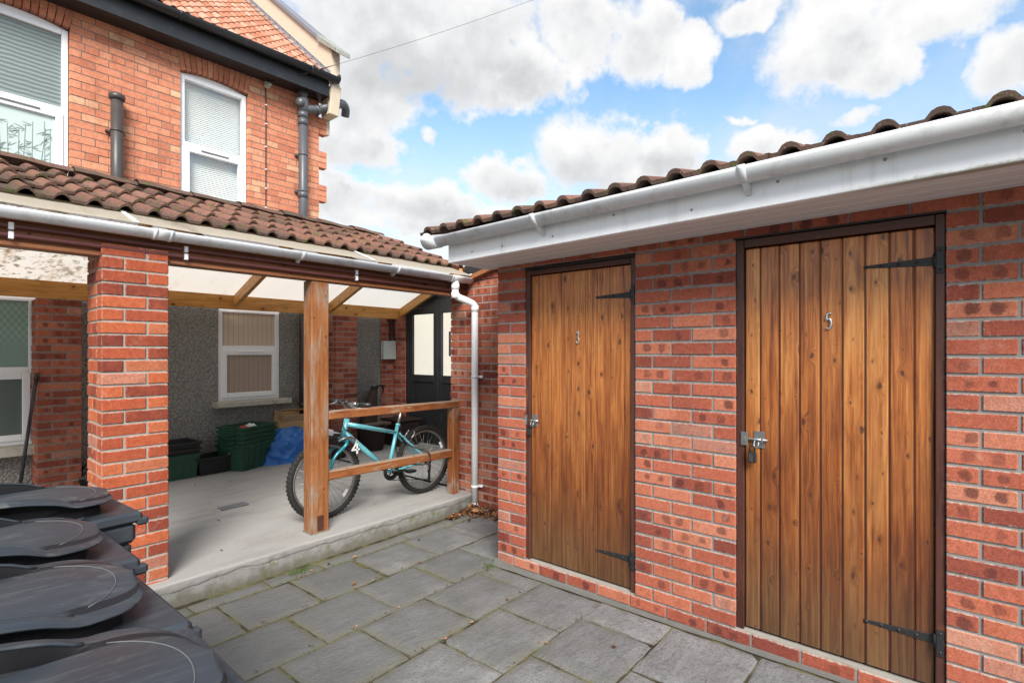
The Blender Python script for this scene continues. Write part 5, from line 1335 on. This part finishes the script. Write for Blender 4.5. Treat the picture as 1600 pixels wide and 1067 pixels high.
s = MB(); s.tube([(2.44, 6.50, .20), (2.57, 6.46, .335)], .016, 10); s.lathe((2.57, 6.46, .335), (1, -.3, .95), [(.016, -.002), (.018, .004), (.012, .014), (.001, .016)], 10); o = s.build('wooden_handle', 'stick_wood'); tag(o, 'short wooden tool handle sticking out of the low black box', 'handle')
def crumple(name, c, r, mat, lab, cat, seed, amp=.35, flat=1.0):
    s = MB()
    def f(i, j):
        a = 2 * PI * i; b_ = PI * (j - .5); d = Vector((math.cos(a) * math.cos(b_), math.sin(a) * math.cos(b_), math.sin(b_)))
        q = 1 + amp * mn.noise(d * 2.2 + Vector((seed, 0, 0))) + amp * .5 * mn.noise(d * 6 + Vector((0, seed, 0)))
        p = Vector((d.x * r[0], d.y * r[1], d.z * r[2])) * q
        return (c[0] + p.x, c[1] + p.y, max(c[2] + p.z, flat))
    s.grid(f, 64, 40); o = s.build(name, mat); tag(o, lab, cat); return o
crumple('red_wrapper', (2.70, 6.50, .575), (.06, .04, .035), 'red_wrap', 'red crumpled wrapper lying in the topmost green crate', 'litter', 3, .4, .5)
crumple('white_wrapper', (2.80, 6.52, .585), (.07, .05, .04), 'white_wrap', 'white crumpled wrapper lying in the topmost green crate', 'litter', 9, .4, .5)
# blue tarpaulin heaped over something
s = MB()
def tarp(i, j):
    a = 2 * PI * i; t = j
    rx, ry = .36, .24
    pr = [(0, 1.0), (.35, .97), (.6, .86), (.78, .62), (.9, .32), (1.0, .0)]
    for (ra, za), (rb_, zb) in zip(pr[:-1], pr[1:]):
        pass
    seg = t * (len(pr) - 1); q = int(min(seg, len(pr) - 2)); ff = seg - q; rad = pr[q][0] * (1 - ff) + pr[q + 1][0] * ff; zz = pr[q][1] * (1 - ff) + pr[q + 1][1] * ff
    sq = 1 / max(abs(math.cos(a)) ** 3 + abs(math.sin(a)) ** 3, .3) ** (1 / 3)
    x, y = math.cos(a) * rad * rx * sq, math.sin(a) * rad * ry * sq
    z = zz * .355
    n1 = mn.noise((x * 5, y * 5, z * 6)); rdg = 1 - abs(mn.noise((x * 6 + 3 + z * 2, y * 6, z * 9))) * 2; rd2 = 1 - abs(mn.noise((x * 13, y * 13 + 5, z * 16 + x * 5))) * 2
    dsp = .040 * n1 + .055 * rdg + .034 * rd2
    x *= 1 + dsp * 1.6; y *= 1 + dsp * 1.6; z += dsp * .8 * zz + (.012 * math.sin(x * 9))
    return (3.28 + x, 6.60 + y, max(.102, .1 + z))
s.grid(tarp, 150, 60); o = s.build('tarpaulin', 'tarp_blue'); tag(o, 'crumpled blue tarpaulin heaped on the concrete floor beside green crates', 'tarpaulin')
# cardboard box leaning by the wall
cbx = thing('cardboard_box', 'brown cardboard box with open flaps behind the blue tarpaulin', 'cardboard box', (3.5, 6.8, .1))
s = MB()
def panel(mb, p0, p1, p2, p3, th=.004):
    P = [Vector(p) for p in (p0, p1, p2, p3)]; n_ = (P[1] - P[0]).cross(P[3] - P[0]).normalized() * th
    mb.hexa([*P, *[p + n_ for p in P]], 0)
s2 = [(3.22, 6.66, .1), (3.62, 6.66, .1), (3.62, 6.86, .1), (3.22, 6.86, .1)]
panel(s, (3.22, 6.66, .1), (3.62, 6.66, .1), (3.64, 6.70, .58), (3.24, 6.70, .58)); panel(s, (3.22, 6.665, .1), (3.22, 6.87, .1), (3.26, 6.885, .72), (3.24, 6.705, .58)); panel(s, (3.62, 6.665, .1), (3.62, 6.87, .1), (3.64, 6.885, .70), (3.64, 6.705, .58)); panel(s, (3.22, 6.875, .1), (3.62, 6.875, .1), (3.64, 6.888, .70), (3.26, 6.888, .72))
s.build('box_body', 'cardboard', cbx)
s = MB(); panel(s, (3.24, 6.698, .582), (3.64, 6.698, .58), (3.66, 6.63, .67), (3.28, 6.63, .675)); panel(s, (3.275, 6.78, .715), (3.66, 6.78, .70), (3.66, 6.68, .735), (3.30, 6.68, .745)); s.build('box_flap', 'cardboard', cbx)
# planters and dark tubs beyond the bicycle
def tub(lab, x, y, r0, r1, h_, mat):
    s = MB(); s.lathe((x, y, .1), Z, [(.001, 0), (r0, 0), (r1, h_ * .85), (r1 + .02, h_ * .86), (r1 + .02, h_), (r1 - .005, h_), (r1 - .02, h_ * .75), (.001, h_ * .7)], 28); o = s.build('plant_tub', mat); tag(o, lab, 'tub', 'dark tubs behind the bicycle'); return o
tub('dark round tub standing behind the down tube of the bicycle', 4.42, 6.33, .15, .19, .34, 'pot_brown')
tub('dark round tub nearest the handlebar, behind the front wheel', 3.78, 6.25, .13, .17, .30, 'pot_brown')
s = MB(); s.box(4.78, 5.15, 6.15, 6.60, .1, .46, 0, .02); s.box(4.76, 5.17, 6.13, 6.62, .4605, .50, 0, .012); o = s.build('storage_tub', 'pot_brown'); tag(o, 'square dark lidded tub in the corner behind the bicycle wheel', 'tub')
s = MB(); s.box(4.2, 4.70, 6.26, 6.40, .4405, .475, 0, .004, None, 'x'); o = s.build('plank', 'grey_wood'); tag(o, 'grey plank resting across the dark tub behind the bicycle frame', 'plank')
sk = thing('canvas_bag', 'brown canvas bag with a dark strap standing behind the handlebar grip', 'bag', (4.62, 6.72, .1))
s = MB(); s.grid(lambda i, j: (4.62 + (.16 - .11 * j ** 2) * math.cos(2 * PI * i) + .12 * j * j, 6.74 + (.10 - .05 * j) * math.sin(2 * PI * i), .1 + .86 * j + .015 * mn.noise((i * 5, j * 5, 1))), 28, 14); s.build('bag_body', 'canvas_brown', sk)
s = MB(); s.tube(smooth_path([(4.66, 6.68, .94), (4.72, 6.67, .975), (4.82, 6.67, .985), (4.86, 6.68, .93), (4.84, 6.68, .86)], 5), .014, 8); s.lathe((4.74, 6.73, .95), Z, [(.06, 0), (.062, .02), (.04, .03), (.001, .032)], 14); s.build('strap', 'black_bag', sk)
crumple('rubbish_bag', (1.33, 6.62, .23), (.14, .14, .15), 'black_bag', 'black rubbish bag on the floor between the two left brick pillars', 'bag', 5, .3, .102)
s = MB(); s.tube([(.70, 6.36, .105), (.862, 6.585, 1.27)], .014, 10); s.tube([(.858, 6.58, 1.24), (.866, 6.59, 1.30)], .018, 10); o = s.build('broom_handle', 'black_plastic'); tag(o, 'thin black broom handle leaning against the dark brick pillar', 'broom handle')
dg = MB(); dg.box(1.86, 2.09, 4.905, 5.01, .1005, .106, 1)
for k in range(14): dg.box(1.872 + k * .0152, 1.880 + k * .0152, 4.915, 5.0, .1062, .110, 0)
for a in ((1.86, 2.09, 4.905, 4.914), (1.86, 2.09, 5.001, 5.01), (1.86, 1.869, 4.9145, 5.0005), (2.081, 2.09, 4.9145, 5.0005)): dg.box(*a, .1062, .1105, 0)
o = dg.build('drain_grate', ['lead_grey', 'black_plastic']); tag(o, 'small slotted metal drain grate set in the concrete floor', 'drain grate')

# ================================================================== LEAVES AND GRASS
lv = MB(); rl_ = random.Random(5)
def leaf(x, y, z, s_, flat):
    n_ = Vector((rl_.gauss(0, flat), rl_.gauss(0, flat), 1)).normalized(); a = n_.orthogonal().normalized(); a = Matrix.Rotation(rl_.uniform(0, 6.3), 3, n_) @ a; b_ = n_.cross(a); rn = (rl_.random(), 0, 0); cu = rl_.uniform(.1, .5)
    sh = [(-1, 0), (-.5, .42), (-.15, .3), (.2, .55), (.5, .25), (1, .02), (.5, -.25), (.2, -.5), (-.15, -.3), (-.5, -.45)]
    c0 = lv.vert(Vector((x, y, z))); vs = [lv.vert(Vector((x, y, z)) + (a * u + b_ * v) * s_ + n_ * (cu * s_ * (u * u * .6 + v * v * 1.6))) for u, v in sh]
    for k in range(len(vs)): lv.face((c0, vs[k], vs[(k + 1) % len(vs)]), 0, None, rn)
for k in range(230):
    t = rl_.random(); y = 3.56 - .42 * t - .0; x = 3.66 - abs(rl_.gauss(0, .085)) - .03
    if rl_.random() < .35: x = 3.66 - rl_.random() * .38; y = 3.57 - rl_.random() * .10
    hgt = max(0, .085 - .35 * (3.66 - x) - .12 * abs(y - 3.45)); 
    leaf(x, y, gz(y) + .008 + rl_.random() * max(.006, hgt), rl_.uniform(.018, .038), .75)
for x, y, s_ in ((2.36, 1.30, .03), (2.215, 3.40, .03), (2.19, 3.36, .025), (2.45, 2.93, .03), (1.95, 3.0, .03), (1.92, 2.94, .02), (2.02, 3.43, .025), (2.28, 3.38, .02), (2.41, 2.06, .018), (1.75, 3.36, .02), (2.75, 3.30, .025), (1.87, 2.03, .02), (2.63, 2.40, .02), (2.66, 2.46, .018)):
    leaf(x, y, gz(y) + .010, s_ * .75, .1)
for k in range(150):
    i = rl_.randint(1, 6); ya = rowsY[i] + rl_.gauss(0, .014); x = rl_.uniform(1.1, 2.75); leaf(x, ya, gz(ya) + .009, rl_.uniform(.004, .011), .25)
for k in range(22): leaf(rl_.uniform(1.2, 3.6), rl_.uniform(3.75, 6.2), .104, rl_.uniform(.006, .018), .2)
o = lv.build('fallen_leaves', 'dead_leaf'); o['kind'] = 'stuff'
gr = MB()
def blade(x, y, h_):
    a = rl_.uniform(0, 6.3); dx, dy = math.cos(a), math.sin(a); w_ = .0022; rn = (rl_.random(), 0, 0); z = gz(y) - .008; le = rl_.uniform(.2, .9) * h_
    p = [gr.vert((x - dy * w_, y + dx * w_, z)), gr.vert((x + dy * w_, y - dx * w_, z)), gr.vert((x + dx * le * .4, y + dy * le * .4, z + h_ * .7)), gr.vert((x + dx * le, y + dy * le, z + h_))]
    gr.face((p[0], p[1], p[2]), 0, None, rn); gr.face((p[1], p[3], p[2]), 0, None, rn)
for k in range(300): blade(1.83 + rl_.gauss(0, .05), 3.485 + rl_.gauss(0, .022), rl_.uniform(.008, .028))
for k in range(500):
    i = rl_.choice((1, 1, 2, 2, 3)); x = rl_.uniform(1.1, 2.8); y = rowsY[i] + rl_.gauss(0, .006)
    if mn.noise((x * 5, y * 5, 3)) > .1: blade(x, y, rl_.uniform(.006, .016))
for k in range(260): blade(2.74 + rl_.gauss(0, .03), 2.5 + rl_.gauss(0, .04), rl_.uniform(.006, .02))
o = gr.build('grass', 'grass_blade'); o['kind'] = 'stuff'

# ================================================================== CAMERA
cam = bpy.data.cameras.new('camera'); co = bpy.data.objects.new('camera', cam); COL.objects.link(co)
fwd = Vector((810 / 1057.6, 680 / 1057.6, 0))
co.location = (0, 0, 1.5); co.rotation_euler = fwd.to_track_quat('-Z', 'Y').to_euler()
cam.sensor_width = 36; cam.lens = 810 / 1600 * 36; cam.shift_y = 16.5 / 1600; cam.clip_end = 5000; cam.clip_start = .05
sc.camera = co

# ================================================================== SKY AND SUN
SUN_EL, SUN_AZ = math.radians(40), math.radians(229)     # azimuth of the sun in world XY, from +X
wd = bpy.data.worlds.new('World'); sc.world = wd; wd.use_nodes = True
nt = wd.node_tree; nt.nodes.clear()
out = nd(nt, 'ShaderNodeOutputWorld'); bg = nd(nt, 'ShaderNodeBackground')
sky = nd(nt, 'ShaderNodeTexSky', sky_type='NISHITA'); sky.sun_disc = False; sky.sun_elevation = SUN_EL
sky.sun_rotation = math.pi / 2 - SUN_AZ; sky.air_density = 1.0; sky.dust_density = .6; sky.ozone_density = 1.2
tc = nd(nt, 'ShaderNodeTexCoord'); D = tc.outputs['Generated']; s_ = sep(nt, D)
el = mth(nt, 'ARCSINE', s_[2]); az = mth(nt, 'ARCTAN2', s_[1], s_[0])
warp = noise(nt, D, 5.5, 5, .6, 0, 1); wv = sep(nt, warp)
azw = mth(nt, 'ADD', az, mth(nt, 'MULTIPLY', mth(nt, 'SUBTRACT', wv[0], .5), .16)); elw = mth(nt, 'ADD', el, mth(nt, 'MULTIPLY', mth(nt, 'SUBTRACT', wv[1], .5), .11))
import math as _m
def azel(px, py):
    r_, u_ = (px - 800) / 810., (550 - py) / 810.
    s0, c0 = 680 / 1057.6, 810 / 1057.6
    d = Vector((r_ * s0 + c0, -r_ * c0 + s0, u_)).normalized()
    return _m.atan2(d.y, d.x), _m.asin(d.z)
#            direction given by a point of the photograph's sky, angular radii, greyness of the base
CL = [((650, 60), .27, .13, 1.0), ((800, 130), .13, .06, 1.0), ((560, 100), .16, .12, .6), ((900, 45), .10, .08, .4), ((1010, 60), .08, .075, .3), ((1090, 95), .05, .05, .3),
      ((1290, 75), .085, .085, .25), ((1370, 115), .07, .045, .35), ((1460, 15), .13, .05, .2), ((1180, 20), .055, .03, .2), ((1585, 105), .045, .06, .3),
      ((560, 220), .085, .055, .45), ((925, 240), .115, .075, .75), ((1010, 265), .12, .055, .6), ((790, 285), .10, .05, .55), ((640, 310), .11, .04, .4), ((530, 310), .10, .06, .35), ((700, 345), .28, .035, .3),
      ((672, 217), .025, .016, .3), ((1162, 186), .030, .012, .2), ((1235, 235), .06, .02, .1), ((1330, 195), .055, .02, .1), ((1190, 228), .05, .03, .2), ((1060, 300), .14, .04, .3)]
mask = None; grey = None
for (p, ra, re, gy) in CL:
    a0, e0 = azel(*p)
    dx = mth(nt, 'DIVIDE', mth(nt, 'SUBTRACT', azw, a0), ra); dy = mth(nt, 'DIVIDE', mth(nt, 'SUBTRACT', elw, e0), re)
    dyb = mth(nt, 'MULTIPLY', mth(nt, 'MINIMUM', dy, 0.0), .45)     # flatter bases
    d2 = mth(nt, 'ADD', mth(nt, 'MULTIPLY', dx, dx), mth(nt, 'ADD', mth(nt, 'MULTIPLY', dy, dy), mth(nt, 'MULTIPLY', dyb, dyb)))
    v = mth(nt, 'SUBTRACT', 1.0, d2)
    v0 = mth(nt, 'MAXIMUM', v, -.6)
    if re < .021: v0 = mth(nt, 'SUBTRACT', v0, .42)
    gq = mth(nt, 'MULTIPLY', mth(nt, 'MULTIPLY', mth(nt, 'MAXIMUM', v, 0.0), gy), mth(nt, 'MULTIPLY_ADD', dy, -.75, .42, clamp=True))
    mask = v0 if mask is None else mth(nt, 'MAXIMUM', mask, v0)
    grey = gq if grey is None else mth(nt, 'MAXIMUM', grey, gq)
# clouds all round the rest of the sky
cover = noise(nt, mapv(nt, D, (2.2, 2.2, 4.4)), 1.0, 3, .5)
front = mth(nt, 'ADD', mth(nt, 'MULTIPLY', s_[0], .766), mth(nt, 'MULTIPLY', s_[1], .643))
oth = mth(nt, 'MULTIPLY_ADD', cover, 5.0, -2.3)
mask = mth(nt, 'MAXIMUM', mask, mth(nt, 'SUBTRACT', oth, mth(nt, 'MULTIPLY', sstep(nt, front, .2, .45), 5.0)))
det = noise(nt, D, 11, 9, .58); det2 = noise(nt, D, 34, 7, .6)
dens = mth(nt, 'ADD', mask, mth(nt, 'ADD', mth(nt, 'MULTIPLY', mth(nt, 'SUBTRACT', det, .5), 3.0), mth(nt, 'MULTIPLY', mth(nt, 'SUBTRACT', det2, .5), 1.3)))
cf = sstep(nt, dens, -.38, .55)
hzn = mth(nt, 'SUBTRACT', 1.0, sstep(nt, el, .08, .5))
hz2 = mth(nt, 'MULTIPLY', hzn, mth(nt, 'MULTIPLY_ADD', det, .9, .40, clamp=True))
cf = mth(nt, 'MAXIMUM', cf, mth(nt, 'MULTIPLY', hz2, .95))
det_lo = noise(nt, D, 8, 6, .5); det_up = noise(nt, mapv(nt, D, (1, 1, 1), (-.007, -.010, .032)), 8, 6, .5)
puff = mth(nt, 'SUBTRACT', det_up, det_lo)
thick = sstep(nt, dens, .1, 1.0)
shade = mth(nt, 'ADD', mth(nt, 'MULTIPLY', grey, 1.0), mth(nt, 'MULTIPLY', mth(nt, 'MULTIPLY_ADD', puff, 2.1, .045), thick), clamp=True)
EXPO = 1.02; IE = 1 / 2 ** EXPO
SKS = .135
ccol = ramp(nt, shade, [(0, (1.0 * IE, 1.0 * IE, 1.0 * IE)), (.22, (.89 * IE, .895 * IE, .905 * IE)), (.5, (.72 * IE, .73 * IE, .745 * IE)), (1, (.52 * IE, .53 * IE, .545 * IE))])
skyc = mixc(nt, 1.0, sky.outputs[0], (SKS, SKS, SKS), 'MULTIPLY')
skyc = mixc(nt, 1.0, skyc, (.90, 1.04, 1.02), 'MULTIPLY')
skyc = mixc(nt, mth(nt, 'MULTIPLY', sstep(nt, noise(nt, D, 4, 6, .6), .42, .72), .5), skyc, (.8 * IE, .86 * IE, .92 * IE))
col = mixc(nt, cf, skyc, ccol)
put(nt, bg.inputs[0], col); bg.inputs[1].default_value = 1.0
nt.links.new(bg.outputs[0], out.inputs[0])
sl = bpy.data.lights.new('sun', 'SUN'); so_ = bpy.data.objects.new('sun', sl); COL.objects.link(so_)
sl.energy = 3.2; sl.angle = math.radians(26); sl.color = (1, .955, .89)
sd = Vector((math.cos(SUN_AZ) * math.cos(SUN_EL), math.sin(SUN_AZ) * math.cos(SUN_EL), math.sin(SUN_EL)))
so_.rotation_euler = (-sd).to_track_quat('-Z', 'Y').to_euler(); so_.location = sd * 30

sc.view_settings.view_transform = 'Standard'; sc.view_settings.look = 'None'; sc.view_settings.exposure = EXPO; sc.view_settings.gamma = 1
sc.render.engine = 'CYCLES'
sc.cycles.max_bounces = 8; sc.cycles.diffuse_bounces = 4; sc.cycles.transparent_max_bounces = 12
